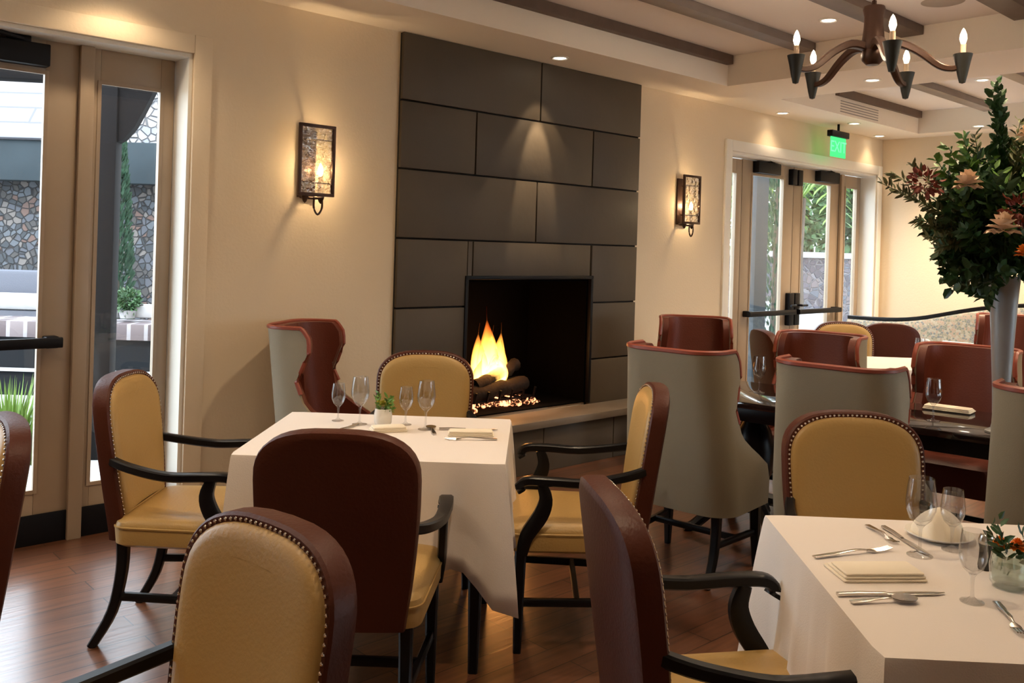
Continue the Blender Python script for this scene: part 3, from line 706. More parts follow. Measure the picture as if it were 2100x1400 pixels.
line_piece('table_knife', (.735, 1.965), (.985, 1.992), 'knife', 'knife lying in front of the folded napkin, lower right table', FW)
line_piece('table_spoon', (.75, 1.925), (.90, 1.948), 'spoon', 'spoon lying nearest the viewer beside the napkin, lower right table', FW)
line_piece('table_knife', (1.045, 2.47), (1.065, 2.25), 'knife', 'knife pointing away at the far place setting of the lower right table', FW)
line_piece('table_fork', (1.005, 2.48), (1.02, 2.33), 'fork', 'fork at the far place setting of the lower right table', FW)
line_piece('table_fork', (1.075, 1.95), (1.035, 1.78), 'fork', 'fork below the posy near the right picture edge', FW)
F1 = 'flatware on the table near the fire'
line_piece('table_knife', (-.27, 3.60), (-.035, 3.62), 'knife', 'knife lying at the far right of the table near the fire', F1)
line_piece('table_fork', (-.035, 3.44), (-.235, 3.42), 'fork', 'fork lying nearest the viewer on the table near the fire', F1)
line_piece('table_knife', (-.66, 3.50), (-.60, 3.66), 'knife', 'knife on the left half of the table near the fire', F1)
line_piece('table_spoon', (-.28, 3.50), (-.31, 3.64), 'spoon', 'spoon beside the large glass on the table near the fire', F1)
def napkin(name, c, w, d, rz, label, z=ZC, group=None):
    b = NB()
    for i in range(3):
        rings = [rrect(w - i * .006 - 2 * g_, d * (1 - .14 * i) - 2 * g_, .006, 3, z_ + i * .007, (0, -.006 * i)) for z_, g_ in ((0, .002), (.002, 0), (.005, 0), (.0065, .002))]
        loft(b, rings)
    return tag(obj(name, b, M['napkin'], loc=(*c, z), rz=rz), label, 'napkin', group)
napkin('folded_napkin', (.875, 2.11), .20, .115, R(5), 'folded cream napkin between fork and knife, lower right table')
napkin('folded_napkin', (-.14, 3.525), .18, .085, R(3), 'folded cream napkin at the right of the table near the fire')
napkin('folded_napkin', (2.20, 4.47), .22, .12, -n40, 'folded cream napkin on the black table', .7505)
napkin('folded_napkin', (-.47, 3.56), .14, .09, R(20), 'crumpled pale napkin in front of the posy on the table near the fire')
def plate(c, r, label, z=ZC):
    b = NB(); lathe(b, [(0, .004), (r * .6, .004), (r * .68, .006), (r, .016), (r, .013), (r * .7, .001), (r * .6, 0), (0, 0)], 36)
    return tag(obj('bread_plate', b, M['china'], loc=(*c, z)), label, 'plate')
plate((1.165, 2.40), .085, 'small round white plate at the far side of the lower right table')
b = NB()
rings = []
for j in range(9):
    t_ = j / 8; r_ = .062 * math.cos(t_ * PI / 2) ** .7 + .002
    rings.append([(r_ * (1 + .12 * math.sin(5 * a_ + 2 * t_)) * math.cos(a_), r_ * (1 + .12 * math.sin(5 * a_ + 2 * t_)) * math.sin(a_), .075 * t_) for a_ in [2 * PI * i / 40 for i in range(40)]])
loft(b, rings); tag(obj('gathered_napkin', b, M['napkin'], loc=(1.165, 2.40, ZC + .006)), 'gathered cream napkin standing on the small white plate', 'napkin')
# shaker
sh = thing('pepper_shaker', 'small dark pepper shaker with metal cap near the posy', 'shaker', (1.165, 2.165, ZC))
b = NB(); lathe(b, [(0, 0), (.016, 0), (.018, .006), (.015, .03), (.014, .05), (.017, .062), (.0, .062)], 16); obj('shaker_body', b, M['bronzedark'], sh)
b = NB(); lathe(b, [(.017, .0621), (.018, .07), (.014, .083), (0, .087)], 16); obj('cap', b, M['steel'], sh)

# ------------------------------------------------------------------ foliage helpers
def leafq(bm, p, d, up, L, Wd):
    d = d.normalized(); s = d.cross(up)
    if s.length < 1e-3: s = d.cross(Vector((1, 0, 0)))
    s.normalize(); nrm = s.cross(d)
    v = [bm.verts.new(q) for q in (p, p + d * L * .35 + s * Wd / 2 + nrm * Wd * .15, p + d * L * .75 + s * Wd * .35 + nrm * Wd * .1, p + d * L - nrm * L * .08,
                                   p + d * L * .75 - s * Wd * .35 + nrm * Wd * .1, p + d * L * .35 - s * Wd / 2 + nrm * Wd * .15, p + d * L * .4)]
    for a, c in ((0, 1), (1, 2), (2, 3), (3, 4), (4, 5), (5, 0)): bm.faces.new((v[a], v[c], v[6]))
def rv(): 
    while True:
        v = Vector((random.uniform(-1, 1), random.uniform(-1, 1), random.uniform(-1, 1)))
        if .05 < v.length < 1: return v
def sprig(bm, p0, p1, nl, L, Wd, droop=.05, spread=1., start=.25, stem=None):
    p0, p1 = Vector(p0), Vector(p1); ax = (p1 - p0); 
    for i in range(nl):
        t = start + (1 - start) * (i + random.random()) / nl
        q = p0 + ax * t + Vector((0, 0, -droop * t * t))
        r = rv().normalized(); r = (r - ax.normalized() * r.dot(ax.normalized())).normalized()
        leafq(bm, q, ax.normalized() * .7 + r * spread, rv(), L * random.uniform(.7, 1.15), Wd * random.uniform(.8, 1.2))
    if stem is not None: tube(stem, [p0, p0 + ax * .5 + Vector((0, 0, -droop * .25)), p1 + Vector((0, 0, -droop))], [.004, .003, .0015], 5)
def leafball(bm, c, rad, n, L, Wd, hollow=.35):
    for i in range(n):
        v = rv().normalized() * random.uniform(hollow, 1); p = Vector(c) + Vector((v.x * rad[0], v.y * rad[1], v.z * rad[2]))
        leafq(bm, p, v + rv() * .8, rv(), L * random.uniform(.7, 1.3), Wd)
def rose(bm, c, r):
    c = Vector(c)
    for k_ in range(5):
        n = 4 + k_; el = 1.35 - k_ * .36
        for i in range(n):
            a = 2 * PI * (i + .5 * (k_ % 2)) / n + random.uniform(-.15, .15)
            d = Vector((math.cos(a) * math.cos(el), math.sin(a) * math.cos(el), math.sin(el)))
            leafq(bm, c + d * r * .10 - Vector((0, 0, r * .1 * k_)), d, Vector((0, 0, 1)) + rv() * .3, r * (1.0 + .06 * k_), r * 1.0)
# ------------------------------------------------------------------ tall vase with flowers
VX, VY = 2.155, 3.92
vs_ = thing('tall_vase', 'tall slender silver-grey trumpet vase on the black table', 'vase', (VX, VY, .7505))
b = NB(); lathe(b, [(0, 0), (.060, 0), (.060, .008), (.038, .02), (.032, .05), (.036, .2), (.046, .4), (.056, .58), (.064, .68), (.066, .685), (.062, .685), (.054, .6), (.042, .4), (.0, .3)], 28); obj('vase_body', b, M['metalsilver'], vs_)
random.seed(11)
fa = thing('flower_arrangement', 'large bouquet of dark foliage, cream roses and red florets in the tall vase', 'flowers', (VX, VY, 1.40))
O = Vector((0, 0, .02)); st_ = NB(); b = NB()
for i in range(120):
    v = rv().normalized(); 
    if v.z < -.45: v.z *= -.4
    tip = Vector((v.x * .38 + .05, v.y * .32, .30 + v.z * .36))
    sprig(b, O + Vector((0, 0, .03)), tip, 28, .066, .034, .03, 1.1, .35, st_)
for i in range(26):                                     # low drooping leaves over the rim
    a = random.uniform(0, 2 * PI); sprig(b, (0, 0, .10), (.26 * math.cos(a), .22 * math.sin(a), .03 + random.uniform(-.06, .08)), 20, .060, .034, .03, 1.1, .3, st_)
for (x, y, z) in ((-.22, -.06, .02), (-.13, -.1, -.04), (-.28, 0, .10), (-.30, -.05, .16)): sprig(b, (0, 0, .12), (x, y, z), 34, .06, .036, .03, 1.1, .2, st_)
for (x, y, z) in ((-.055, 0, .88), (-.07, .01, .84), (-.05, -.01, .79)): sprig(b, (0, 0, .2), (x, y, z), 80, .045, .026, 0, .8, .2, st_)   # spire
obj('dark_leaves', b, M['leafdark'], fa)
b = NB()
for (x, y, z) in ((-.30, -.08, .58), (-.25, -.1, .62), (-.34, -.05, .53), (-.24, -.12, .52), (.1, -.1, .6)): sprig(b, (-.02, 0, .15), (x, y, z), 34, .05, .026, 0, 1.0, .45, st_)
for i in range(26): 
    v = rv().normalized(); sprig(b, (0, 0, .1), (v.x * .30, v.y * .28 - .05, .32 + v.z * .28), 12, .05, .024, 0, 1., .6)
obj('bright_green_leaves', b, M['leafbright'], fa)
b = NB()
for (x, y, z) in ((-.57, -.05, .45), (-.53, -.1, .42), (-.50, 0, .50), (-.47, -.1, .53), (-.40, -.12, .22), (-.37, -.06, .27), (-.42, -.05, .30), (-.34, -.1, .18), (.05, 0, .75), (.1, -.05, .70), (-.15, 0, .68), (.0, -.1, .64)):
    b = NB(); sprig(b, (-.05, 0, .18), (x, y, z), 46, .048, .014, .03, .9, .35, st_)
    obj('olive_sprig', b, M['leafolive'], fa)
obj('stems', st_, M['stem'], fa)
for (x, y, z, r_) in ((-.31, -.27, .42, .048), (-.22, -.38, .24, .054), (-.06, -.26, .62, .042), (.08, -.38, .36, .044)):
    b = NB(); rose(b, (x, y, z), r_); obj('rose', b, M['rose'], fa)
for (x, y, z) in ((-.445, -.19, .415), (-.15, -.37, .31)):
    b = NB()
    for i in range(70):
        v = rv().normalized() * random.uniform(.4, 1); leafq(b, Vector((x, y, z)) + Vector((v.x * .065, v.y * .05, v.z * .055)), v, rv(), .032, .020)
    obj('red_florets', b, M['berry'], fa)
b = NB(); rose(b, (-.13, -.37, .14), .030); obj('orange_bloom', b, M['orange'], fa)
# small posies
def posy(c, glass, label, fl, z=ZC, s=1.):
    t = thing('flower_posy', label, 'flowers', (*c, z)); 
    b = NB(); lathe(b, [(0, .002), (.026 * s, .002), (.032 * s, .012), (.034 * s, .04 * s), (.030 * s, .062 * s), (.028 * s, .062 * s), (.031 * s, .04 * s), (.028 * s, .014), (0, .010)], 20); obj('cup', b, M[glass], t)
    b = NB(); lathe(b, [(0, .012), (.027 * s, .014), (.029 * s, .035 * s), (0, .035 * s)], 16); obj('water', b, M['vaseglass'], t)
    b = NB()
    for i in range(9):
        a = random.uniform(0, 6.28); sprig(b, (0, 0, .03), (.035 * s * math.cos(a), .035 * s * math.sin(a), s * random.uniform(.07, .12)), 7, .026 * s, .011 * s, 0, .8, .4)
    obj('leaves', b, M['leafbright'] if fl != 'orange' else M['leafdark'], t)
    for i in range(3):
        b = NB(); a = i * 2.1 + .6; rose(b, (.018 * s * math.cos(a), .018 * s * math.sin(a) - .006, .075 * s + .006 * i), .012 * s); obj('bloom', b, M[fl], t)
    return t
M['yellow'] = mat('yellow_green_petals', (.50, .45, .06), .6)
posy((-.505, 3.66), 'china', 'small posy of yellow-green flowers in a white cup, table near the fire', 'yellow', s=1.1)
posy((1.158, 2.05), 'vaseglass', 'small glass posy with an orange flower, right edge of the picture', 'orange', s=1.25)

# ------------------------------------------------------------------ banquette settee
se = thing('settee', 'floral settee with a dark wavy top rail against the far end wall', 'settee', WF(7.52, 0.02, 0), TH)
ss = [0.05 + .1 * i for i in range(29)]
def topz(s): return .84 + .02 * math.cos(s * 3) + (.26 * (1 / (1 + math.exp(-(s - .95) * 4.2))))
b = NB(); rings = []
for s in ss:
    z = topz(s); rings.append([(-.02, -s, .42), (-.03, -s, z - .12), (0.0, -s, z - .02), (.04, -s, z), (.09, -s, z - .02), (.12, -s, .3), (.10, -s, .28), (.0, -s, .28)])
loft(b, rings); obj('back_upholstery', b, M['floral'], se)
b = NB(); tube(b, [(.04, -s, topz(s) + .012) for s in ss], 0, 8, flat=(.055, .035)); obj('top_rail', b, M['ebony'], se)
b = NB(); box(b, -.55, -.02, -2.85, -.05, .28, .45, .03); obj('seat_cushion', b, M['floral'], se)
b = NB(); box(b, -.53, .1, -2.83, -.07, .20, .28, .004); obj('seat_frame', b, M['ebony'], se)
for x in (-.50, .07):
    for y in (-2.80, -1.45, -.1):
        b = NB(); tube(b, [(x, y, .2), (x, y, 0)], [.028, .018], 8); obj('leg', b, M['ebony'], se)
for y, lab in ((-.75, 'pale cushion at the left of the settee'), (-1.25, 'pale blue cushion at the middle of the settee')):
    p = WF(7.52 - .13, .02 - y, .60)
    b = NB(); rings = []
    for q in range(7):
        t = q / 6; g_ = .14 * (1 - math.sin(PI * t)) ** 2; rings.append([(-.06 + .12 * t, y_, z_) for y_, z_, _ in rrect(.40 - 2 * g_, .28 - 2 * g_, .03, 4)])
    loft(b, rings); tag(obj('throw_cushion', b, mat('cushion_' + lab.split()[1], (.50, .52, .56), .9), loc=p, rz=TH), lab, 'cushion', 'cushions on the settee')

# ------------------------------------------------------------------ chandelier
ch = thing('chandelier', 'dark bronze five-armed chandelier with lit candle bulbs', 'chandelier', (1.78, 4.5, 2.505), R(-28))
b = NB(); lathe(b, [(0, -.045), (.03, -.042), (.052, -.02), (.058, .01), (.050, .03), (.060, .05), (.053, .09), (.047, .15), (.046, .20), (.054, .235), (.050, .25), (0, .255)], 16); obj('column', b, M['bronze'], ch)
b = NB(); tube(b, [(0, 0, .25), (0, 0, .28)], .012, 8)
for i in range(5):
    z = .30 + .036 * i
    pts = [(.013 * math.cos(a_) * (1 if i % 2 else 0), .013 * math.cos(a_) * (0 if i % 2 else 1), z + .024 * math.sin(a_)) for a_ in [2 * PI * j / 10 for j in range(11)]]
    tube(b, pts, .0045, 6)
obj('chain', b, M['bronze'], ch)
b = NB(); lathe(b, [(0, .462), (.025, .462), (.05, .487), (.06, .513), (0, .513)], 20); obj('canopy', b, M['bronze'], ch)
for i in range(5):
    a = R(72 * i); c_, s_ = math.cos(a), math.sin(a)
    pp = smooth_path([(.03 * c_, .03 * s_, .045), (.12 * c_, .12 * s_, .055), (.21 * c_, .21 * s_, .01), (.30 * c_, .30 * s_, -.065), (.36 * c_, .36 * s_, -.085), (.40 * c_, .40 * s_, -.075)], 4); n = len(pp)
    b = NB(); tube(b, pp, 0, 8, flat=[(.050 - .024 * j / n, .044 - .020 * j / n) for j in range(n)]); ar = obj('arm', b, M['bronze'], ch)
    b = NB(); cx, cy = .405 * c_, .405 * s_
    lathe(b, [(0, -.160), (.014, -.155), (.023, -.118), (.034, -.06), (.043, -.022), (.044, -.018), (.038, -.018), (0, -.03)], 16, (cx, cy, 0)); obj('candle_cup', b, M['bronzedark'], ar)
    b = NB(); lathe(b, [(0, -.03), (.013, -.03), (.013, .03), (0, .03)], 12, (cx, cy, 0)); obj('candle_sleeve', b, M['rose'], ar)
    b = NB(); lathe(b, [(0, .030), (.010, .034), (.0165, .055), (.015, .075), (.007, .098), (0, .108)], 14, (cx, cy, 0)); obj('bulb', b, M['bulb'], ar)
CH_ADDED = [WF(-.55, 2.42), WF(6.6, 3.9)]  # unseen chandeliers added to brighten the trays and far area
dup(ch, (CH_ADDED[0][0], CH_ADDED[0][1], 2.505), R(-28), 'added unseen chandelier lighting the ceiling tray above the near tables')
dup(ch, (CH_ADDED[1][0], CH_ADDED[1][1], 2.505), R(-28), 'added unseen chandelier lighting the far dining area')
# ------------------------------------------------------------------ sconces
def make_sconce(label):
    t = thing('wall_sconce', label, 'sconce', group='bronze wall sconces beside the fireplace')
    b = NB(); box(b, -.055, .055, -.014, -.001, -.20, .18, .003); obj('backplate', b, M['bronze'], t)
    b = NB(); w, z0, z1, y0, y1 = .105, -.185, .195, -.125, -.107
    for x in (-w, w): box(b, x - .009, x + .009, y0, y1, z0, z1, .002)
    for z in (z0, z1): box(b, -w - .009, w + .009, y0, y1, z - .009, z + .009, .002)
    obj('frame', b, M['bronze'], t)
    b = NB()
    for z in (-.12, .12): tube(b, [(0, -.01, z), (0, -.112, z)], .006, 6); 
    for z in (-.12, .12): tube(b, [(-w, -.112, z), (w, -.112, z)], .004, 6)
    tube(b, smooth_path([(-.04, -.03, -.195), (-.05, -.04, -.20), (0, -.09, -.205), (.05, -.10, -.20)], 3), .008, 6)
    obj('bracket', b, M['bronze'], t)
    b = NB(); box(b, -w + .008, w - .008, -.119, -.113, z0 + .008, z1 - .008); obj('glass_panel', b, M['crystal'], t)
    for x in (-.05, .05):
        b = NB(); lathe(b, [(0, -.235), (.010, -.225), (.020, -.20), (.020, -.19), (0, -.19)], 12, (x, -.085, 0)); obj('socket_cup', b, M['bronze'], t)
    b = NB(); tube(b, smooth_path([(.0, -.10, -.20), (.0, -.10, -.26), (.025, -.10, -.295), (.05, -.10, -.26), (.05, -.10, -.21)], 4), .006, 6); obj('scroll', b, M['bronze'], t)
    b = NB(); lathe(b, [(0, -.19), (.011, -.19), (.011, -.08), (0, -.08)], 12, (.05, -.075, 0)); obj('candle_sleeve', b, M['rose'], t)
    b = NB(); lathe(b, [(0, -.08), (.009, -.076), (.015, -.055), (.013, -.035), (.006, -.015), (0, -.005)], 12, (.05, -.075, 0)); obj('bulb', b, M['sbulb'], t)
    return t
s1 = make_sconce('lit bronze framed sconce left of the fireplace'); s1.location = WF(1.268, 0, 1.94); s1.rotation_euler = (0, 0, TH)
dup(s1, WF(4.74, 0, 1.92), TH, 'lit bronze framed sconce right of the fireplace')
# ------------------------------------------------------------------ recessed lights, speaker, vent, exit sign
def make_dl(label):
    t = thing('recessed_downlight', label, 'ceiling light', group='recessed ceiling downlights')
    b = NB(); lathe(b, [(.040, 0), (.062, 0), (.062, -.004), (.052, -.008), (.040, -.002)], 24); obj('trim_ring', b, M['white'], t)
    b = NB(); lathe(b, [(0, -.003), (.042, -.003), (.042, -.001), (0, -.001)], 24); obj('lens', b, M['lens'], t)
    return t
dls = [((3.04, .235, ZS), 'recessed downlight above the fireplace'), ((6.03, .15, ZS), 'recessed downlight above the far glass doors, near their left'),
       ((8.0, .13, ZS), 'recessed downlight in the far corner above the doors'), ((7.0, .35, ZS), 'recessed downlight in the soffit beside the exit sign'),
       ((4.09, 1.62, ZT), 'recessed downlight in the ceiling tray left of the chandelier'), ((5.03, 1.47, ZS), 'recessed downlight in the cross soffit behind the chandelier')]
added_dls = [(5.0, 3.6, ZS), (6.7, 1.62, ZT), (7.8, 1.2, ZS + .0), (6.7, 3.1, ZT), (1.6, 1.62, ZT), (2.9, 3.05, ZT), (.2, 3.05, ZT), (1.6, 4.5, ZT), (-1.5, 1.62, ZT), (-1.2, 4.5, ZT), (3.9, 4.5, ZT), (.2, .26, ZS), (-1.2, .26, ZS), (-3, 3., ZT)]  # extra downlights added to light the room and end wall
d0 = make_dl(dls[0][1]); d0.location = WF(*dls[0][0])
for p, lab in dls[1:]: dup(d0, WF(*p), 0, lab)
def spot(p, e, ang=100, blend=.6, col=(1, .80, .56), size=.05, tgt=None):
    l = bpy.data.lights.new('downlight_beam', 'SPOT'); l.energy = e; l.spot_size = R(ang); l.spot_blend = blend; l.color = col; l.shadow_soft_size = size
    o = bpy.data.objects.new('downlight_beam', l); COL.objects.link(o); o.location = (p[0], p[1], p[2] - .02)
    if tgt: o.rotation_euler = (Vector(tgt) - Vector(p)).to_track_quat('-Z', 'Y').to_euler()
    return o
KE = 1.0
WARM = (1, .76, .50)
spot(WF(3.04, .235, ZS), 10, 60, .25, WARM, .02, WF(3.04, .10, 1.6)); spot(WF(3.04, .235, ZS), 48, 26, .3, WARM, .02, WF(3.04, .02, 1.9))
for (p, lab) in dls[1:]: spot(WF(*p), (5 if p[1] < .3 else 16 if p[1] < .5 else 45) * KE, 115, .9, WARM)
for p in added_dls:
    spot(WF(*p), (170 if p[0] > 7.5 else 14 if p[1] < .3 else 60 if p[0] < -2.5 else 5 if (p[0] < -1 and p[1] > 4 or p[1] > 4.2 and p[0] < 2) else 80 if p[0] > 4.5 else 48) * KE, 125, .8, WARM); dup(d0, WF(*p), 0, 'added recessed downlight put in to light the room')
def pt(p, e, col, r=.03):
    l = bpy.data.lights.new('lamp_glow', 'POINT'); l.energy = e; l.color = col; l.shadow_soft_size = r
    o = bpy.data.objects.new('lamp_glow', l); COL.objects.link(o); o.location = p; return o
for u, z in ((1.268, 1.94), (4.74, 1.92)): pt(WF(u + .05, .075, z - .045), 30, (1, .70, .38), .016)
for i in range(5):
    a = R(72 * i - 28); pt((1.78 + .405 * math.cos(a), 4.5 + .405 * math.sin(a), 2.505 + .07), 27, (1, .77, .55), .017)
    for C2 in CH_ADDED: pt((C2[0] + .405 * math.cos(a), C2[1] + .405 * math.sin(a), 2.505 + .07), 27, (1, .77, .55), .017)
pt(WF(2.95, -.12, .80), 4, (1, .38, .10), .10)
sp_ = NB(); lathe(sp_, [(0, -.006), (.10, -.006), (.105, -.004), (.12, 0), (0, 0)], 32); tag(obj('ceiling_speaker', sp_, M['speaker'], loc=WF(4.13, 2.32, ZT - .001)), 'round flush ceiling speaker right of the chandelier', 'speaker')
b = NB()
wbox(b, 6.38, 7.16, .5055, .512, 2.80, 2.94, .002)
vt = tag(obj('air_vent', b, M['vent'], loc=WL, rz=TH), 'grey linear air vent in the side of the far ceiling tray', 'vent')
b = NB()
for i in range(5): wbox(b, 6.40, 7.14, .512, .520, 2.815 + .024 * i, 2.822 + .024 * i)
obj('louvre', b, M['vent'], vt)
ex = thing('exit_sign', 'green lit exit sign hanging above the far glass doors', 'sign', WF(6.98, .20, ZS), TH)
b = NB(); box(b, -.17, .17, -.03, .03, -.13, -.07, .006); tube(b, [(0, 0, 0), (0, 0, -.08)], .012, 8); obj('housing', b, M['black'], ex)
b = NB(); box(b, -.15, .15, -.004, .004, -.325, -.13, .002); pn = obj('sign_panel', b, M['exit'], ex)
cu = bpy.data.curves.new('exit_lettering', 'FONT'); cu.body = 'EXIT'; cu.size = .155; cu.align_x = 'CENTER'; cu.align_y = 'CENTER'; cu.extrude = .001
to = bpy.data.objects.new('lettering', cu); COL.objects.link(to); to.parent = pn; to.location = (0, -.0055, -.228); to.rotation_euler = (R(90), 0, 0)
dg_ = bpy.context.evaluated_depsgraph_get(); me_ = bpy.data.meshes.new_from_object(to.evaluated_get(dg_)); bpy.data.objects.remove(to)
me_.materials.clear(); me_.materials.append(emis('exit_letters', (.16, .85, .33), 1.0))
to = bpy.data.objects.new('lettering', me_); COL.objects.link(to); to.parent = pn; to.location = (0, -.0055, -.228); to.rotation_euler = (R(90), 0, 0)

# ------------------------------------------------------------------ outside, through the left doors
def at(x, y, D):
    dx, dy = x - 1050, 505 - y; r = .030; a = (dx * math.cos(r) - dy * math.sin(r)) / 1840; q = (dx * math.sin(r) + dy * math.cos(r)) / 1840
    return Vector((a * D, D, 1.5 + q * D))
b = NB(); box(b, -40, 40, -40, 40, -.16, -.12)
for v in b.verts: pass
tag(obj('ground', b, M['terrace']), kind='structure')
# rubble garden wall
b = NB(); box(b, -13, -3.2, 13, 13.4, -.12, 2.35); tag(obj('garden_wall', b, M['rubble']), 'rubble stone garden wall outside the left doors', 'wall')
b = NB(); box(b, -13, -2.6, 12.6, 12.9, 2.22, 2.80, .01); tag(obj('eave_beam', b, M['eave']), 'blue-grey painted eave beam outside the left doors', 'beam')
rf = thing('roof', 'pale sunlit shingle roof above the blue-grey eave', 'roof', (-9.9, 12.55, 2.8))
b = NB(); box(b, -3.1, 3.55, 0, 3.2, -.02, .02); ro = obj('shingles', b, M['shingle'], rf); ro.rotation_euler = (R(52), 0, 0)
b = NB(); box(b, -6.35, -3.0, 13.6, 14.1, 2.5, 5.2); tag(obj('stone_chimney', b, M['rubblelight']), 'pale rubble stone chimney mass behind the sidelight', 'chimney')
# post and knee brace
P = at(216, 500, 6.5)
pg = thing('pergola_post', 'dark timber pergola post with curved brace outside the sidelight', 'post', (P.x, P.y, -.12), R(8))
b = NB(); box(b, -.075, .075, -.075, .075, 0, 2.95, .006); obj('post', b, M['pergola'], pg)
b = NB(); ring0 = [(.07, 2.28), (.12, 2.31), (.19, 2.40), (.25, 2.52), (.30, 2.63), (.33, 2.70), (.07, 2.70)]
loft(b, [[(x, -.05, z) for x, z in ring0], [(x, .05, z) for x, z in ring0]]); obj('knee_brace', b, M['pergola'], pg)
b = NB(); box(b, -2.6, 1.6, -.08, .08, 2.70, 2.95, .006); obj('cross_beam', b, M['pergola'], pg)
# low wall with brick cap
lw = thing('garden_planter_wall', 'low dark planter wall with a pale brick cap outside the left doors', 'wall', (-4.6, 9.1, -.12))
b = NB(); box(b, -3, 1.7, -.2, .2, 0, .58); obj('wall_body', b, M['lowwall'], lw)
b = NB(); box(b, -3.0, 1.7, -.26, .26, .58, .74, .008); obj('brick_cap', b, M['bricks'], lw)
b = NB(); box(b, -3.0, 1.7, -.24, -.2, .24, .27); obj('ledge_strip', b, M['terrace'], lw)
random.seed(5)
sb = thing('potted_shrub', 'small round green shrub on the brick planter cap', 'shrub', at(262, 652, 9.1)[:])
b = NB(); lathe(b, [(0, 0), (.07, 0), (.09, .08), (0, .08)], 14); obj('pot', b, M['outwhite'], sb)
b = NB(); leafball(b, (0, 0, .17), (.12, .12, .13), 500, .05, .025); obj('foliage', b, M['bush'], sb)
for x, lab in ((238, 'white cushion left of the potted shrub'), (303, 'white cushion right of the potted shrub')):
    p = at(x, 652, 9.15); b = NB(); box(b, -.13 if x > 250 else -.04, .13 if x > 250 else .04, -.05, .05, 0, .14, .03); tag(obj('garden_cushion', b, M['outwhite'], loc=p), lab, 'cushion', 'white cushions on the planter wall')
lo = thing('outdoor_sofa', 'grey outdoor lounge sofa with white cushions beyond the left door', 'sofa', (-6.25, 10.6, -.12))
b = NB(); box(b, -.9, .95, -.3, .5, .35, .72, .03); obj('base', b, M['outgrey'], lo)
b = NB(); box(b, -.9, .95, .3, .5, .72, 1.15, .05); obj('backrest', b, M['outgrey'], lo)
b = NB(); box(b, -.86, .9, -.32, .3, .72, .88, .04); obj('cushion', b, M['outwhite'], lo)
for x in (-.8, .85): 
    b = NB(); box(b, x - .03, x + .03, -.2, -.14, 0, .35); obj('leg', b, M['black'], lo)
def cypress(x, y, h, r, label, n=2600):
    t = thing('cypress_tree', label, 'tree', (x, y, -.12)); b = NB()
    for i in range(n):
        z = random.random() ** .9 * h; rr_ = r * (1 - (z / h) ** 2.2) * random.uniform(.6, 1) + .02; a = random.uniform(0, 6.28)
        leafq(b, Vector((rr_ * math.cos(a), rr_ * math.sin(a), z + .15)), Vector((math.cos(a) * .5, math.sin(a) * .5, 1)), rv(), .11, .035)
    obj('foliage', b, M['conifer'], t); b = NB(); tube(b, [(0, 0, 0), (0, 0, h * .9)], [.06, .02], 6); obj('trunk', b, M['bark'], t)
P = at(240, 500, 11.8); cypress(P.x, P.y, 2.75, .19, 'slim green cypress beside the dark pergola post', 1800)
gt = thing('grass_clump', 'bright green grass clump outside the left glass door', 'grass', at(22, 880, 6.3)[:]); gt.location.z = -.12; 
b = NB()
for i in range(420):
    a = random.uniform(0, 6.28); r_ = random.uniform(0, .22); p = Vector((r_ * math.cos(a), r_ * math.sin(a), 0)); d = Vector((math.cos(a) * random.uniform(.1, .5), math.sin(a) * .3, 1)).normalized(); h = random.uniform(.3, .62); s_ = Vector((-math.sin(a), math.cos(a), 0)) * .008
    v = [b.verts.new(q) for q in (p - s_, p + s_, p + d * h * .6 + s_ * .7, p + d * h * .6 - s_ * .7, p + d * h + Vector((d.x, d.y, 0)) * .08)]
    b.faces.new(v[:4]); b.faces.new((v[3], v[2], v[4]))
obj('blades', b, mat('fresh_grass', (0.0845, 0.1613, 0.0154), .6), gt)
# through the far doors
b = NB(); t_ = at(610.5600, 201.6000, 6.5280); box(b, 3.5, 14, 17, 17.4, -.12, 1.45); tag(obj('terrace_wall', b, stonemat('purple_grey_rubble', [(0.0845, 0.0768, 0.0960), (0.0538, 0.0499, 0.0653), (0.1152, 0.0960, 0.1037), (0.0768, 0.0845, 0.1075)], 9, (0.1306, 0.1229, 0.1382))), 'purple-grey stone terrace wall beyond the far doors', 'wall')
b = NB(); box(b, 3.5, 14, 16.95, 17.5, 1.45, 1.56, .01); tag(obj('wall_coping', b, M['outwhite']), 'white coping along the top of the terrace wall', 'coping')
for i, (px_, D, h, w_, lab) in enumerate([(1530, 20.5, 5.5, 1.3, 'broad leafy garden tree behind the left pane of the far doors'), (1655, 24, 4.6, 1.5, 'leafy garden tree behind the palm beyond the far doors'), (1760, 19.3, 4.4, .8, 'leafy garden tree seen through the far sidelight')]):
    P = at(px_, 525, D); t = thing('garden_tree', lab, 'tree', (P.x, P.y, -.12), group='trees beyond the terrace wall')
    b = NB(); leafball(b, (0, 0, h * .62), (w_, w_, h * .42), 1800, .24, .13, .2); obj('crown', b, M['bush'], t)
    b = NB(); tube(b, [(0, 0, 0), (.05, 0, h * .6)], [.12, .06], 8); obj('trunk', b, M['bark'], t)
P = at(1590, 525, 13.5); cypress(P.x, P.y, 3.6, .30, 'dark cypress seen through the left pane of the far doors', 1800)
pl = thing('palm_tree', 'bright green arching palm beyond the far doors', 'palm', (at(1640, 525, 15.5).x, 15.5, -.12))
b = NB(); tube(b, [(0, 0, 0), (-.05, 0, 1.5), (0, 0, 2.6)], [.13, .10, .08], 8); obj('trunk', b, M['bark'], pl)
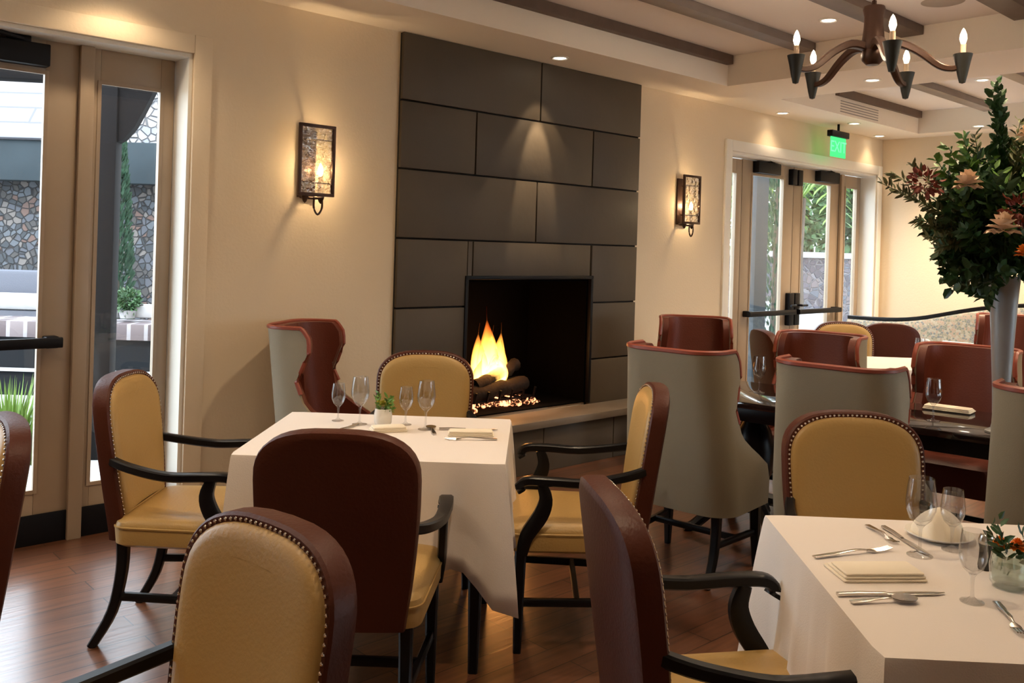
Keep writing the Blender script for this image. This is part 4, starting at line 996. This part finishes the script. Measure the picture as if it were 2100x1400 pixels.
for i in range(11):
    a = 2 * PI * i / 11 + .15; b = NB(); c_, s_ = math.cos(a), math.sin(a); L = 1.5
    pp = [Vector((c_ * L * t, s_ * L * t, 2.6 + .75 * math.sin(t * 2.3) - .9 * t * t)) for t in [j / 14 for j in range(15)]]
    tube(b, pp, .012, 5)
    for j in range(2, 15):
        for q in (-1, 1):
            d = (pp[j] - pp[j - 1]).normalized() * .6 + Vector((-s_, c_, 0)) * q + Vector((0, 0, -.35)); leafq(b, pp[j], d, Vector((0, 0, 1)), .42 * (1.1 - abs(j / 14 - .5)), .07)
    obj('frond', b, M['palm'], pl)
P = at(1555, 525, 11.2)
b = NB(); box(b, -.08, .08, -.08, .08, 0, 3.0, .006); tag(obj('terrace_column', b, M['postgrey'], loc=(P.x, P.y, -.12), rz=R(10)), 'pale blue-grey outdoor column behind the left pane of the far doors', 'column')
b = NB(); P = at(1565, 395, 11.2); P.z = 2.885; box(b, -.35, .45, -.10, .10, 0, .35, .01); tag(obj('pergola_bracket', b, M['pergola'], loc=P, rz=R(10)), 'dark timber block at the head of the outdoor column', 'bracket')
for px_, lab in ((1672, 'white terrace lounge chair beyond the right leaf of the far doors'), (1570, 'white terrace lounge chair beyond the left leaf of the far doors')):
    P = at(px_, 690, 12.2 if px_ > 1600 else 14.8); t = thing('terrace_lounge_chair', lab, 'chair', (P.x, P.y, -.12), R(20), 'white terrace lounge chairs')
    b = NB(); box(b, -.38, .38, -.35, .35, .28, .46, .03); obj('seat_cushion', b, M['outwhite'], t)
    b = NB(); box(b, -.38, .38, .25, .38, .42, .82, .04); obj('back_cushion', b, M['outwhite'], t)
    b = NB(); box(b, -.36, .36, -.33, .36, .22, .28); obj('seat_frame', b, M['outgrey'], t)
    for x in (-.33, .33):
        for y in (-.3, .32): b = NB(); box(b, x - .02, x + .02, y - .02, y + .02, 0, .22); obj('leg', b, M['outgrey'], t)

# ------------------------------------------------------------------ daylight
w = bpy.data.worlds.new('overcast_sky'); SC.world = w; w.use_nodes = True; wn = w.node_tree
bg = wn.nodes['Background']; bg.inputs[0].default_value = (.80, .90, 1, 1); bg.inputs[1].default_value = 5.4
sl = bpy.data.lights.new('soft_sun', 'SUN'); sl.energy = 2.4; sl.angle = R(12); sl.color = (1, .95, .92)
so_ = bpy.data.objects.new('soft_sun', sl); COL.objects.link(so_); so_.rotation_euler = Vector((.25, .75, -.75)).to_track_quat('-Z', 'Y').to_euler()
SC.view_settings.view_transform = 'Standard'; SC.view_settings.look = 'None'; SC.view_settings.gamma = 1; SC.view_settings.use_curve_mapping = False
SC.view_settings.exposure = .85

SC.cycles.max_bounces = 8; SC.cycles.diffuse_bounces = 4; SC.cycles.glossy_bounces = 4; SC.cycles.transparent_max_bounces = 16; SC.cycles.volume_bounces = 0
